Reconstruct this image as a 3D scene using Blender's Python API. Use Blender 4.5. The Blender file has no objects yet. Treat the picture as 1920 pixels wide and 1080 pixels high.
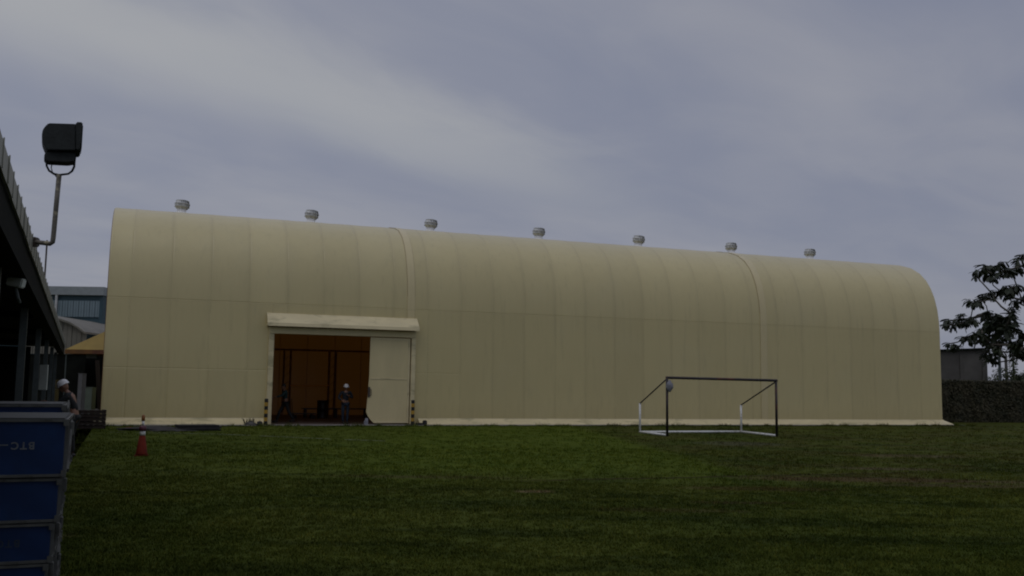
import bpy, bmesh, math, random
import numpy as np
from mathutils import Vector, Matrix, noise
random.seed(7)
S = bpy.context.scene
PI = math.pi

# ------------------------------------------------------------------ camera
FPX = 1800.0; EYE = 1.6
PITCH = math.atan(190/1800); ROLL = math.radians(0.8)
cd = bpy.data.cameras.new('camera'); cam = bpy.data.objects.new('camera', cd)
S.collection.objects.link(cam); S.camera = cam
cd.sensor_width = 36; cd.lens = 36*FPX/1920; cd.clip_end = 3000; cd.clip_start = .05
cam.location = (0, 0, EYE)
RM = Matrix.Rotation(PI/2+PITCH, 3, 'X') @ Matrix.Rotation(ROLL, 3, 'Z')
cam.rotation_euler = RM.to_euler()
def at(x, y, Y):
    """point of the place at distance Y that was surveyed at photo pixel (x, y)"""
    d = RM @ Vector(((x-960)/FPX, (540-y)/FPX, -1)); return Vector((0, 0, EYE)) + d*(Y/d.y)
def gnd(x, y, z=0.0):
    d = RM @ Vector(((x-960)/FPX, (540-y)/FPX, -1)); return Vector((0, 0, EYE)) + d*((z-EYE)/d.z)

# ------------------------------------------------------------------ world
W = bpy.data.worlds.new('World'); S.world = W; W.use_nodes = True
nt = W.node_tree; nt.nodes.clear()
def N(nt, t, **k):
    n = nt.nodes.new(t)
    for a, b in k.items(): setattr(n, a, b)
    return n
def setin(n, **k):
    for a, b in k.items(): n.inputs[a.replace('_', ' ')].default_value = b
def math_(nt, op, a, b=None, c=None, clamp=False):
    n = N(nt, 'ShaderNodeMath', operation=op, use_clamp=clamp)
    for i, v in enumerate((a, b, c)):
        if v is None: continue
        if isinstance(v, (int, float)): n.inputs[i].default_value = v
        else: nt.links.new(v, n.inputs[i])
    return n.outputs[0]
def mix(nt, f, a, b, bt='MIX'):
    n = N(nt, 'ShaderNodeMix', data_type='RGBA', blend_type=bt)
    for s, v in ((n.inputs[0], f), (n.inputs[6], a), (n.inputs[7], b)):
        if isinstance(v, (int, float)): s.default_value = v
        elif isinstance(v, tuple): s.default_value = v if len(v) == 4 else (*v, 1)
        else: nt.links.new(v, s)
    return n.outputs[2]
def smooth(nt, v, a, b):
    n = N(nt, 'ShaderNodeMapRange', interpolation_type='SMOOTHSTEP')
    nt.links.new(v, n.inputs[0]); n.inputs[1].default_value = a; n.inputs[2].default_value = b
    return n.outputs[0]
def noise_(nt, vec, scale, detail=3, rough=.5, dist=0):
    n = N(nt, 'ShaderNodeTexNoise'); n.inputs['Scale'].default_value = scale
    n.inputs['Detail'].default_value = detail; n.inputs['Roughness'].default_value = rough
    n.inputs['Distortion'].default_value = dist
    if vec is not None: nt.links.new(vec, n.inputs['Vector'])
    return n.outputs[0]

SUN_EL, SUN_AZ = math.radians(58), math.radians(200)
sky = N(nt, 'ShaderNodeTexSky', sky_type='NISHITA', sun_disc=False)
sky.sun_elevation = SUN_EL; sky.sun_rotation = SUN_AZ
tc = N(nt, 'ShaderNodeTexCoord')
sep = N(nt, 'ShaderNodeSeparateXYZ'); nt.links.new(tc.outputs['Generated'], sep.inputs[0])
zc = math_(nt, 'ADD', math_(nt, 'ABSOLUTE', sep.outputs[2]), .10)
px = math_(nt, 'DIVIDE', sep.outputs[0], zc); py = math_(nt, 'DIVIDE', sep.outputs[1], zc)
# rotate cloud plane so that the first axis runs along the cloud bands
ca, sa = math.cos(math.radians(49)), math.sin(math.radians(49))
al = math_(nt, 'ADD', math_(nt, 'MULTIPLY', px, ca), math_(nt, 'MULTIPLY', py, sa))
ac = math_(nt, 'SUBTRACT', math_(nt, 'MULTIPLY', py, ca), math_(nt, 'MULTIPLY', px, sa))
cmb = N(nt, 'ShaderNodeCombineXYZ'); nt.links.new(math_(nt, 'MULTIPLY', al, .62), cmb.inputs[0]); nt.links.new(ac, cmb.inputs[1])
n1 = noise_(nt, cmb.outputs[0], .75, 4, .48, .5)
n2 = noise_(nt, cmb.outputs[0], 2.6, 5, .55, .5)
cv = math_(nt, 'ADD', math_(nt, 'MULTIPLY', n1, .72), math_(nt, 'MULTIPLY', n2, .28))
# the long pale bank of cloud that crosses the sky from the upper left
bd = math_(nt, 'ADD', ac, -1.97)
bd = math_(nt, 'ADD', bd, math_(nt, 'MULTIPLY', math_(nt, 'SUBTRACT', n2, .5), .40))
bank = math_(nt, 'SUBTRACT', 1, smooth(nt, math_(nt, 'ABSOLUTE', bd), 0.0, .42))
bank = math_(nt, 'MULTIPLY', bank, math_(nt, 'SUBTRACT', 1, smooth(nt, al, 1.7, 3.4)))
cloud = mix(nt, smooth(nt, cv, .34, .66), (.475, .52, .685), (.665, .685, .785))
cloud = mix(nt, math_(nt, 'MULTIPLY', bank, .52), cloud, (.90, .915, .91))
side = smooth(nt, sep.outputs[0], -.65, .55)     # brighter towards the hidden sun, on the left
cloud = mix(nt, 1.0, cloud, mix(nt, side, (1.07, 1.06, 1.03), (.93, .93, .94)), 'MULTIPLY')
# horizon greyer and a little darker, as under a full overcast
hz = smooth(nt, sep.outputs[2], -.02, .30)
cloud = mix(nt, hz, mix(nt, .5, cloud, (.53, .55, .65)), cloud)
zen = smooth(nt, sep.outputs[2], .40, 1.0)
cloud = mix(nt, zen, cloud, mix(nt, 1.0, cloud, (1.75, 1.72, 1.66), 'MULTIPLY'))
b1 = N(nt, 'ShaderNodeBackground'); b1.inputs[1].default_value = .06
b2 = N(nt, 'ShaderNodeBackground'); b2.inputs[1].default_value = 1.0
ms = N(nt, 'ShaderNodeMixShader'); ms.inputs[0].default_value = .90
out = N(nt, 'ShaderNodeOutputWorld')
nt.links.new(sky.outputs[0], b1.inputs[0]); nt.links.new(cloud, b2.inputs[0])
nt.links.new(b1.outputs[0], ms.inputs[1]); nt.links.new(b2.outputs[0], ms.inputs[2]); nt.links.new(ms.outputs[0], out.inputs[0])

sd = bpy.data.lights.new('sun', 'SUN'); sun = bpy.data.objects.new('sun', sd); S.collection.objects.link(sun)
sd.energy = .5; sd.angle = math.radians(40); sd.color = (1, .96, .88)
sv = Vector((math.sin(SUN_AZ)*math.cos(SUN_EL), math.cos(SUN_AZ)*math.cos(SUN_EL), math.sin(SUN_EL)))
sun.rotation_euler = sv.to_track_quat('Z', 'Y').to_euler()
S.view_settings.view_transform = 'Standard'; S.view_settings.look = 'None'
S.view_settings.exposure = -1.0; S.view_settings.gamma = 1
S.view_settings.use_curve_mapping = False
S.render.engine = 'CYCLES'
S.cycles.max_bounces = 8; S.cycles.filter_width = 2.0

# ------------------------------------------------------------------ helpers
COL = S.collection
def link_mesh(name, me, mat=None, parent=None, label=None):
    o = bpy.data.objects.new(name, me); COL.objects.link(o)
    if mat is not None and len(me.materials) == 0: me.materials.append(mat)
    if parent is not None: o.parent = parent
    if label: o['label'] = label
    return o
def obj(name, bm, mat=None, parent=None, smooth_=False, label=None):
    me = bpy.data.meshes.new(name); bm.normal_update(); bm.to_mesh(me); bm.free()
    if smooth_: me.shade_smooth()
    return link_mesh(name, me, mat, parent, label)
def thing(name, label, cat, loc=(0, 0, 0), rz=0, group=None):
    o = bpy.data.objects.new(name, None); COL.objects.link(o)
    o.empty_display_size = .2
    o.location = loc; o.rotation_euler = (0, 0, rz); o['label'] = label; o['category'] = cat
    if group: o['group'] = group
    return o
def tag(o, label, cat, group=None):
    o['label'] = label; o['category'] = cat
    if group: o['group'] = group
    return o
def kind(o, k): o['kind'] = k; return o
def box(bm, a, b, M=None):
    vs = [Vector((x, y, z)) for z in (a[2], b[2]) for y in (a[1], b[1]) for x in (a[0], b[0])]
    if M is not None: vs = [M @ v for v in vs]
    v = [bm.verts.new(p) for p in vs]
    for f in ((0, 2, 3, 1), (4, 5, 7, 6), (0, 1, 5, 4), (2, 6, 7, 3), (0, 4, 6, 2), (1, 3, 7, 5)):
        bm.faces.new([v[i] for i in f])
def mk(a, b, M=None, bev=0):
    bm = bmesh.new(); box(bm, a, b, M)
    if bev: bmesh.ops.bevel(bm, geom=bm.edges[:], offset=bev, segments=2, affect='EDGES')
    return bm
def tube(bm, pts, r, n=8, cap=True):
    pts = [Vector(p) for p in pts]; rs = r if isinstance(r, (list, tuple)) else [r]*len(pts)
    rings = []; ref = None
    for i, p in enumerate(pts):
        d = (pts[min(i+1, len(pts)-1)]-pts[max(i-1, 0)]).normalized()
        if ref is None: ref = d.orthogonal().normalized()
        a = (ref - d*ref.dot(d)).normalized(); ref = a; b = d.cross(a)
        rings.append([bm.verts.new(p+(a*math.cos(2*PI*k/n)+b*math.sin(2*PI*k/n))*rs[i]) for k in range(n)])
    for i in range(len(rings)-1):
        for k in range(n):
            bm.faces.new((rings[i][k], rings[i][(k+1) % n], rings[i+1][(k+1) % n], rings[i+1][k]))
    if cap:
        bm.faces.new(rings[0][::-1]); bm.faces.new(rings[-1])
def mktube(pts, r, n=8):
    bm = bmesh.new(); tube(bm, pts, r, n); return bm
def lathe(bm, prof, n=24, c=(0, 0, 0), cap=True):
    rings = [[bm.verts.new((c[0]+r*math.cos(2*PI*k/n), c[1]+r*math.sin(2*PI*k/n), c[2]+z)) for k in range(n)] for r, z in prof]
    for i in range(len(rings)-1):
        for k in range(n):
            bm.faces.new((rings[i][k], rings[i][(k+1) % n], rings[i+1][(k+1) % n], rings[i+1][k]))
    if cap: bm.faces.new(rings[0][::-1]); bm.faces.new(rings[-1])
def mklathe(prof, n=24, c=(0, 0, 0)):
    bm = bmesh.new(); lathe(bm, prof, n, c); return bm
def prism(bm, poly, y0, y1, M=None):
    """polygon in x,z extruded along y"""
    T = (lambda v: M @ v) if M is not None else (lambda v: v)
    a = [bm.verts.new(T(Vector((x, y0, z)))) for x, z in poly]; b = [bm.verts.new(T(Vector((x, y1, z)))) for x, z in poly]
    n = len(poly); bm.faces.new(a); bm.faces.new(b[::-1])
    for i in range(n): bm.faces.new((a[(i+1) % n], a[i], b[i], b[(i+1) % n]))
def copy_tree(o, parent=None):
    c = o.copy(); COL.objects.link(c); c.parent = parent
    for ch in [k for k in bpy.data.objects if k.parent == o]: copy_tree(ch, c)
    return c

# ------------------------------------------------------------------ materials
def mat(name, col, rough=.7, metal=0, var=.25, vscale=3.0, bump=.0, bscale=40, spec=.5, coord='Object', dirt=None, dscale=1.0, stretch=None):
    m = bpy.data.materials.new(name); m.use_nodes = True; nt = m.node_tree
    bs = nt.nodes['Principled BSDF']; bs.inputs['Roughness'].default_value = rough; bs.inputs['Metallic'].default_value = metal
    bs.inputs['Specular IOR Level'].default_value = spec
    tc = N(nt, 'ShaderNodeTexCoord'); v = tc.outputs[coord]
    if stretch:
        mp = N(nt, 'ShaderNodeMapping'); mp.inputs['Scale'].default_value = stretch; nt.links.new(v, mp.inputs[0]); v = mp.outputs[0]
    n = noise_(nt, v, vscale, 5, .6)
    lo = tuple(c*(1-var) for c in col); hi = tuple(min(1, c*(1+var)) for c in col)
    c = mix(nt, smooth(nt, n, .3, .7), lo, hi)
    if dirt:
        d = noise_(nt, v, dscale, 6, .65, .4)
        c = mix(nt, smooth(nt, d, .52, .68), c, dirt)
    nt.links.new(c, bs.inputs['Base Color'])
    rn = N(nt, 'ShaderNodeMapRange'); nt.links.new(n, rn.inputs[0]); rn.inputs[3].default_value = max(0, rough-.12); rn.inputs[4].default_value = min(1, rough+.12)
    nt.links.new(rn.outputs[0], bs.inputs['Roughness'])
    if bump:
        b = N(nt, 'ShaderNodeBump'); b.inputs['Strength'].default_value = bump; b.inputs['Distance'].default_value = .02
        nt.links.new(noise_(nt, v, bscale, 4, .6), b.inputs['Height']); nt.links.new(b.outputs[0], bs.inputs['Normal'])
    return m

def fabric_mat(name, col, trans=.13, tcol=(1.0, .40, .05)):
    m = bpy.data.materials.new(name); m.use_nodes = True; nt = m.node_tree
    bs = nt.nodes['Principled BSDF']; bs.inputs['Roughness'].default_value = .42; bs.inputs['Specular IOR Level'].default_value = .6; bs.inputs['Coat Weight'].default_value = .6; bs.inputs['Coat Roughness'].default_value = .32
    tc = N(nt, 'ShaderNodeTexCoord'); v = tc.outputs['Object']
    mp = N(nt, 'ShaderNodeMapping'); mp.inputs['Scale'].default_value = (1, 1, .22); nt.links.new(v, mp.inputs[0])
    n1 = noise_(nt, mp.outputs[0], .55, 5, .6); n2 = noise_(nt, mp.outputs[0], 2.6, 5, .65)
    c = mix(nt, smooth(nt, n1, .3, .7), tuple(x*.93 for x in col), col)
    c = mix(nt, math_(nt, 'MULTIPLY', smooth(nt, n2, .5, .75), .10), c, (.36, .32, .16))
    oi = N(nt, 'ShaderNodeObjectInfo')     # each strip from its own roll: a slight difference of tone
    rv = N(nt, 'ShaderNodeMapRange'); nt.links.new(oi.outputs['Random'], rv.inputs[0]); rv.inputs[3].default_value = .955; rv.inputs[4].default_value = 1.025
    hs = N(nt, 'ShaderNodeHueSaturation'); nt.links.new(c, hs.inputs['Color']); nt.links.new(rv.outputs[0], hs.inputs['Value'])
    # grime gathered along the seams (the strip's own edges), faint runs, and splash dirt near the ground
    sp = N(nt, 'ShaderNodeSeparateXYZ'); nt.links.new(v, sp.inputs[0])
    wn = N(nt, 'ShaderNodeNewGeometry'); mp3 = N(nt, 'ShaderNodeMapping'); mp3.inputs['Scale'].default_value = (1, 1, .10); nt.links.new(wn.outputs['Position'], mp3.inputs[0])
    run = noise_(nt, mp3.outputs[0], 4.5, 5, .7); big = noise_(nt, wn.outputs['Position'], .35, 4, .6)
    ex = math_(nt, 'SUBTRACT', 1, smooth(nt, math_(nt, 'ABSOLUTE', sp.outputs[0]), .0, .13))
    ex2 = smooth(nt, sp.outputs[0], 1.36, 1.53)
    seam = math_(nt, 'MULTIPLY', math_(nt, 'MAXIMUM', ex, ex2), smooth(nt, big, .25, .6))
    cc = mix(nt, math_(nt, 'MULTIPLY', seam, .20), hs.outputs[0], (.36, .285, .14))
    hz_ = math_(nt, 'SUBTRACT', 1, smooth(nt, math_(nt, 'ABSOLUTE', math_(nt, 'ADD', sp.outputs[2], -5.0)), .01, .07))
    cc = mix(nt, math_(nt, 'MULTIPLY', hz_, .15), cc, (.36, .285, .14))
    cc = mix(nt, math_(nt, 'MULTIPLY', smooth(nt, run, .52, .74), .20), cc, (.30, .27, .14))
    spl = math_(nt, 'SUBTRACT', 1, smooth(nt, math_(nt, 'ADD', sp.outputs[2], math_(nt, 'MULTIPLY', math_(nt, 'SUBTRACT', run, .5), 1.4)), .15, 1.1))
    cc = mix(nt, math_(nt, 'MULTIPLY', spl, .22), cc, (.24, .20, .10))
    cc = mix(nt, math_(nt, 'MULTIPLY', smooth(nt, big, .45, .7), .14), cc, (.62, .56, .33))
    gb = N(nt, 'ShaderNodeNewGeometry')     # the inner face is coloured brown
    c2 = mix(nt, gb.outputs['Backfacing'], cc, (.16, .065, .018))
    nt.links.new(c2, bs.inputs['Base Color'])
    b = N(nt, 'ShaderNodeBump'); b.inputs['Strength'].default_value = .35; b.inputs['Distance'].default_value = .06
    nt.links.new(noise_(nt, mp.outputs[0], 1.3, 4, .55), b.inputs['Height']); nt.links.new(b.outputs[0], bs.inputs['Normal'])
    tr = N(nt, 'ShaderNodeBsdfTranslucent'); tr.inputs[0].default_value = (*tcol, 1)
    ms = N(nt, 'ShaderNodeMixShader'); ms.inputs[0].default_value = trans
    nt.links.new(bs.outputs[0], ms.inputs[1]); nt.links.new(tr.outputs[0], ms.inputs[2])
    nt.links.new(ms.outputs[0], nt.nodes['Material Output'].inputs[0])
    return m

M = {}
M['fabric'] = fabric_mat('cream membrane', (.635, .543, .265), .07)
M['band'] = fabric_mat('cream membrane double layer', (.665, .56, .295), .03)
M['door'] = mat('cream painted sheet', (.64, .545, .305), .45, var=.05, vscale=1.5, stretch=(1, 1, .3))
M['cream_trim'] = mat('cream painted flashing', (.65, .56, .335), .45, var=.08, vscale=2, stretch=(.4, 1, 1), dirt=(.42, .37, .21), dscale=2.2)
M['steel'] = mat('dark painted steel', (.07, .055, .045), .55, var=.3)
M['inner_steel'] = mat('brown primed steel', (.15, .085, .050), .7, var=.3)
M['galv'] = mat('galvanised steel', (.55, .57, .60), .38, .75, var=.2, vscale=8)
M['galv_dark'] = mat('weathered aluminium', (.55, .56, .57), .45, .35, var=.35, vscale=10)
M['white'] = mat('white paint', (.74, .74, .72), .45, var=.08, dirt=(.45, .42, .36), dscale=6)
M['black'] = mat('black paint', (.012, .011, .012), .45, var=.4, vscale=12)
M['rusty'] = mat('black paint with rust', (.020, .016, .018), .55, var=.4, dirt=(.085, .022, .012), dscale=1.6)
M['yellow'] = mat('yellow safety paint', (.42, .25, .03), .5, var=.15, vscale=9)
M['concrete'] = mat('concrete', (.20, .19, .175), .9, var=.3, vscale=1.2, bump=.3, bscale=25)
M['dark_concrete'] = mat('worn concrete floor', (.11, .085, .07), .8, var=.35, vscale=.8, bump=.2, bscale=20)
M['rubber'] = mat('dark rubber', (.022, .020, .020), .8, var=.4, vscale=6, bump=.4, bscale=12)
M['red'] = mat('dull red plastic', (.125, .014, .006), .7, spec=.15, var=.25, vscale=12, dirt=(.06, .016, .010), dscale=8)
M['maroon'] = mat('maroon plastic', (.085, .018, .032), .5, var=.2)
M['orange'] = mat('orange brown plastic', (.22, .075, .012), .5, var=.2)
M['blue'] = mat('blue painted panel', (.008, .030, .105), .5, var=.22, vscale=4, dirt=(.012, .030, .085), dscale=5, spec=.3)
M['rim'] = mat('grey crate frame', (.095, .098, .090), .6, var=.25, vscale=9, dirt=(.045, .042, .034), dscale=7)
M['lid'] = mat('grey crate lid', (.050, .053, .050), .7, var=.25, vscale=3)
M['letter'] = mat('worn grey stencil paint', (.15, .165, .18), .8, var=.3, vscale=30)
M['letter_faint'] = mat('faded stencil paint', (.028, .042, .07), .8, var=.3, vscale=30)
M['lamp'] = mat('dark green grey cast housing', (.017, .021, .021), .7, spec=.3, var=.3, vscale=10, bump=.2, bscale=30)
M['pipe'] = mat('weathered pipe', (.13, .12, .10), .6, .3, var=.35, vscale=14, dirt=(.35, .32, .22), dscale=9)
M['glass'] = mat('dark glass', (.02, .022, .025), .1, var=.1)
M['shed_dark'] = mat('shade dark cladding', (.008, .009, .0075), .9, spec=.08, var=.4, vscale=.8)  # near-black colour carries the shade inside the open shed
M['shed_roof'] = mat('near black roof sheet', (.013, .015, .013), .9, spec=.1, var=.4, vscale=1.2)  # shade under the shed roof is put into this colour as well
M['flashing'] = mat('olive grey flashing', (.28, .28, .23), .55, var=.18, vscale=2.5, dirt=(.14, .14, .10), dscale=3)
M['post'] = mat('grey green painted post', (.055, .070, .068), .6, var=.25, vscale=4)
M['box_grey'] = mat('pale grey enamel', (.50, .54, .49), .5, var=.12)
M['teal'] = mat('dark teal cladding', (.030, .070, .090), .6, var=.15, vscale=.6)
M['teal_roof'] = mat('pale grey green gutter sheet', (.27, .30, .31), .6, var=.1)
M['teal_window'] = mat('pale blue translucent glazing', (.17, .23, .26), .35, var=.12, vscale=.7)
M['grey_sheet'] = mat('grey beige corrugated sheet', (.17, .16, .135), .7, var=.15, vscale=1)
M['tent'] = mat('yellow tent cloth', (.36, .25, .07), .7, var=.12, vscale=1)
M['valance'] = mat('orange brown valance', (.15, .065, .015), .7, var=.2, vscale=2)
M['valance_red'] = mat('red valance', (.12, .040, .015), .7, var=.2, vscale=2)
M['grey_wall'] = mat('stained grey blockwork', (.085, .080, .074), .9, var=.3, vscale=.5, bump=.3, bscale=6)
M['cap'] = mat('pale coping', (.55, .56, .56), .7, var=.1)
M['bark'] = mat('bark', (.075, .065, .050), .9, var=.35, vscale=9, bump=.8, bscale=18, stretch=(1, 1, .3))
M['skin'] = mat('skin', (.21, .105, .062), .55, var=.12, vscale=8)
M['helmet'] = mat('white hard hat', (.66, .66, .66), .4, var=.04)
M['navy'] = mat('navy cloth', (.011, .015, .022), .85, var=.25, vscale=8, bump=.3, bscale=20)
M['jeans'] = mat('dark blue denim', (.010, .018, .034), .85, var=.25, vscale=10, bump=.3, bscale=30)
M['teal_cloth'] = mat('dark teal cloth', (.012, .040, .040), .85, var=.2, vscale=8, bump=.3, bscale=20)
M['dark_cloth'] = mat('dark cloth', (.011, .012, .013), .85, var=.3, vscale=8, bump=.3, bscale=20)
M['hair'] = mat('black hair', (.012, .010, .009), .6, var=.2)
M['shoe'] = mat('dark shoes', (.018, .015, .014), .5, var=.2)
M['grey_cloth'] = mat('grey cloth', (.20, .205, .235), .8, var=.15, vscale=9, bump=.4, bscale=14)
M['carton'] = mat('grey carton', (.12, .12, .13), .8, var=.15)
M['green_cloth'] = mat('grey green sheet', (.10, .125, .10), .8, var=.15)
M['wood'] = mat('brown timber', (.028, .018, .012), .8, var=.3, vscale=6, stretch=(1, 1, .2))
M['wood_pale'] = mat('pale timber', (.10, .085, .04), .8, var=.2)
M['tape'] = mat('orange barrier tape', (.75, .36, .06), .6, var=.1)
M['chrome_cap'] = mat('bright vent collar', (.85, .85, .86), .4, var=.05)

def grass_color(nt):
    g = N(nt, 'ShaderNodeNewGeometry'); v = g.outputs['Position']
    sp = N(nt, 'ShaderNodeSeparateXYZ'); nt.links.new(v, sp.inputs[0])
    X, Y = sp.outputs[0], sp.outputs[1]
    nb = noise_(nt, v, .17, 4, .6, .5); nm = noise_(nt, v, .8, 5, .65, .3); nf = noise_(nt, v, 5.5, 5, .7)
    mpn = N(nt, 'ShaderNodeMapping'); mpn.inputs['Rotation'].default_value = (0, 0, .5); mpn.inputs['Scale'].default_value = (.35, 1.3, 1)
    nt.links.new(v, mpn.inputs[0]); ns = noise_(nt, mpn.outputs[0], 1.0, 4, .6, .4)
    base = mix(nt, smooth(nt, nm, .32, .68), (.034, .050, .008), (.058, .074, .012))
    base = mix(nt, math_(nt, 'MULTIPLY', smooth(nt, nb, .40, .60), .85), base, (.068, .082, .014))
    base = mix(nt, math_(nt, 'MULTIPLY', smooth(nt, ns, .46, .66), .70), base, (.020, .030, .005))
    # newer, fresher turf: left of a line that runs from the hangar to the middle of the field
    # (a worn joint between two laid areas)
    w1 = math_(nt, 'MULTIPLY', math_(nt, 'SUBTRACT', nm, .5), 3.0)
    e1 = math_(nt, 'ADD', math_(nt, 'SUBTRACT', X, math_(nt, 'MULTIPLY_ADD', Y, -.083, 6.25)), math_(nt, 'MULTIPLY', w1, .25))
    left = math_(nt, 'SUBTRACT', 1, smooth(nt, e1, -.35, .55))
    far = smooth(nt, math_(nt, 'ADD', Y, w1), 15.5, 20.5)
    lft = smooth(nt, math_(nt, 'ADD', X, w1), -7.5, -1.5)
    fresh = math_(nt, 'MULTIPLY', math_(nt, 'MULTIPLY', left, far), math_(nt, 'MULTIPLY_ADD', lft, .75, .25))
    base = mix(nt, fresh, base, mix(nt, smooth(nt, nm, .3, .7), (.050, .074, .008), (.076, .099, .012)))
    # brown, thin turf right of the joint and in scattered places
    thin = math_(nt, 'MULTIPLY', smooth(nt, e1, -.2, .8), smooth(nt, math_(nt, 'ADD', Y, w1), 14, 20))
    thin = math_(nt, 'MULTIPLY', thin, smooth(nt, noise_(nt, v, .42, 4, .7, .6), .40, .62))
    base = mix(nt, math_(nt, 'MULTIPLY', thin, .45), base, (.058, .046, .016))
    # the ragged bare joint in front of the fresh turf
    jy = math_(nt, 'SUBTRACT', Y, math_(nt, 'MULTIPLY_ADD', X, .36, 17.1))
    jy = math_(nt, 'ADD', jy, math_(nt, 'MULTIPLY', math_(nt, 'SUBTRACT', nm, .5), .5))
    jn = math_(nt, 'MULTIPLY', math_(nt, 'SUBTRACT', 1, smooth(nt, math_(nt, 'ABSOLUTE', jy), .03, .16)), smooth(nt, X, -.8, 1.0))
    jn = math_(nt, 'MULTIPLY', jn, math_(nt, 'SUBTRACT', 1, smooth(nt, X, 6.5, 12)))
    jn = math_(nt, 'MULTIPLY', jn, smooth(nt, nf, .25, .45))
    base = mix(nt, math_(nt, 'MULTIPLY', jn, .95), base, (.030, .020, .010))
    for (cx, cy, rx, ry, col, am) in ((.38, 15.38, .34, .20, (.15, .115, .06), .8), (7.1, 30.5, 1.6, 1.3, (.085, .085, .070), .35),
                                      (8.2, 21, 1.3, .35, (.12, .095, .06), .6), (-5.0, 10.2, .5, .3, (.10, .085, .04), .45),
                                      (10.5, 25.5, 1.8, .6, (.12, .095, .06), .5), (3.4, 14.2, .9, .15, (.05, .033, .02), .6), (9.2, 18.2, .9, .25, (.13, .10, .06), .5), (6.6, 18.3, 2.6, .55, (.075, .042, .028), .6), (8.6, 17.3, 2.2, .35, (.085, .060, .040), .45), (4.2, 16.3, 1.5, .4, (.070, .045, .022), .5), (-1.5, 17.6, 2.2, .3, (.060, .042, .022), .45), (2.2, 13.2, 1.2, .25, (.060, .040, .020), .4)):
        dx = math_(nt, 'DIVIDE', math_(nt, 'SUBTRACT', X, cx), rx); dy = math_(nt, 'DIVIDE', math_(nt, 'SUBTRACT', Y, cy), ry)
        d = math_(nt, 'ADD', math_(nt, 'MULTIPLY', dx, dx), math_(nt, 'MULTIPLY', dy, dy))
        d = math_(nt, 'ADD', d, math_(nt, 'MULTIPLY', math_(nt, 'SUBTRACT', nf, .5), 2.5))
        base = mix(nt, math_(nt, 'MULTIPLY', math_(nt, 'SUBTRACT', 1, smooth(nt, d, .3, 1.2)), am), base, col)
    fine = mix(nt, smooth(nt, nf, .3, .75), (.82, .82, .82), (1.20, 1.18, 1.15))
    return mix(nt, 1.0, base, fine, 'MULTIPLY'), nf
def grass_mat(name, blade):
    m = bpy.data.materials.new(name); m.use_nodes = True; nt = m.node_tree; bs = nt.nodes['Principled BSDF']
    c, nf = grass_color(nt)
    if blade:
        at_ = N(nt, 'ShaderNodeVertexColor', layer_name='tone')
        c = mix(nt, 1.0, c, at_.outputs[0], 'MULTIPLY')
    nt.links.new(c, bs.inputs['Base Color']); bs.inputs['Roughness'].default_value = .9 if not blade else .7
    bs.inputs['Specular IOR Level'].default_value = .03
    if not blade:
        b = N(nt, 'ShaderNodeBump'); b.inputs['Strength'].default_value = .5; b.inputs['Distance'].default_value = .05
        nt.links.new(nf, b.inputs['Height']); nt.links.new(b.outputs[0], bs.inputs['Normal'])
    return m
M['ground'] = grass_mat('lawn', False); M['blade'] = grass_mat('grass blades', True)

def leaf_mat(name, c1, c2, rough=.45):
    m = bpy.data.materials.new(name); m.use_nodes = True; nt = m.node_tree; bs = nt.nodes['Principled BSDF']
    g = N(nt, 'ShaderNodeNewGeometry'); n = noise_(nt, g.outputs['Position'], 1.7, 3, .6); n2 = noise_(nt, g.outputs['Position'], 9, 3, .6)
    c = mix(nt, smooth(nt, n, .35, .65), c1, c2)
    c = mix(nt, smooth(nt, n2, .45, .75), c, tuple(x*1.5 for x in c2))
    nt.links.new(c, bs.inputs['Base Color']); bs.inputs['Roughness'].default_value = rough; bs.inputs['Specular IOR Level'].default_value = .3
    return m
M['leaf'] = leaf_mat('dark glossy leaf', (.010, .015, .007), (.020, .028, .011))
M['hedge'] = leaf_mat('dull creeper leaf', (.024, .026, .012), (.052, .046, .024), .7)
M['hedge_core'] = mat('twiggy hedge core', (.022, .020, .012), .9, var=.4, vscale=2)
M['bush'] = leaf_mat('green bush leaf', (.022, .034, .012), (.045, .058, .020), .6)

# ------------------------------------------------------------------ ground
bm = bmesh.new()
v = [bm.verts.new(p) for p in ((-900, -200, 0), (900, -200, 0), (900, 1600, 0), (-900, 1600, 0))]; bm.faces.new(v)
kind(obj('ground', bm, M['ground']), 'structure')

HA = Vector((-15.9163, 37.6149, 0)); HU = Vector((.93568683, .35283162, 0)); HN = Vector((-.35283162, .93568683, 0))
HRZ = math.atan2(HU.y, HU.x); HM = Matrix.Translation(HA) @ Matrix.Rotation(HRZ, 4, 'Z')
def hp(s, w, z=0): return HM @ Vector((s, w, z))
def hloc(x, y, w):
    """hangar coordinates (s, z) surveyed at photo pixel x,y in the plane at depth w"""
    d = RM @ Vector(((x-960)/FPX, (540-y)/FPX, -1)); o = Vector((0, 0, EYE)); P = HA+HN*w
    p = o + d*((P-o).dot(HN)/d.dot(HN)); return (p-HA).dot(HU), p.z
SD = Vector((-.409, .9125, 0)).normalized(); SN = Vector((-SD.y, SD.x, 0))   # shed: along, and to its left
SRZ = math.atan2(SD.y, SD.x)
def sp_(t, d, z=0): return SD*t + SN*d + Vector((0, 0, z))

L = 42.06; WD = 14.0
# concrete strip along the hangar and the yard to its left
obj_ = obj('concrete_strip', mk((-.6, -1.25, -.1), (L+.6, -.0, .03)), M['concrete']); obj_.matrix_world = HM; kind(obj_, 'structure')
bm = bmesh.new()
pts = [sp_(14, .35), hp(-2.2, -6.3), hp(-.62, -2.2), hp(-.62, 20), hp(-.62, 40), sp_(75, .35)]
v = [bm.verts.new((p.x, p.y, .012)) for p in pts]; bm.faces.new(v)
kind(obj('yard', bm, M['concrete']), 'structure')
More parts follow.
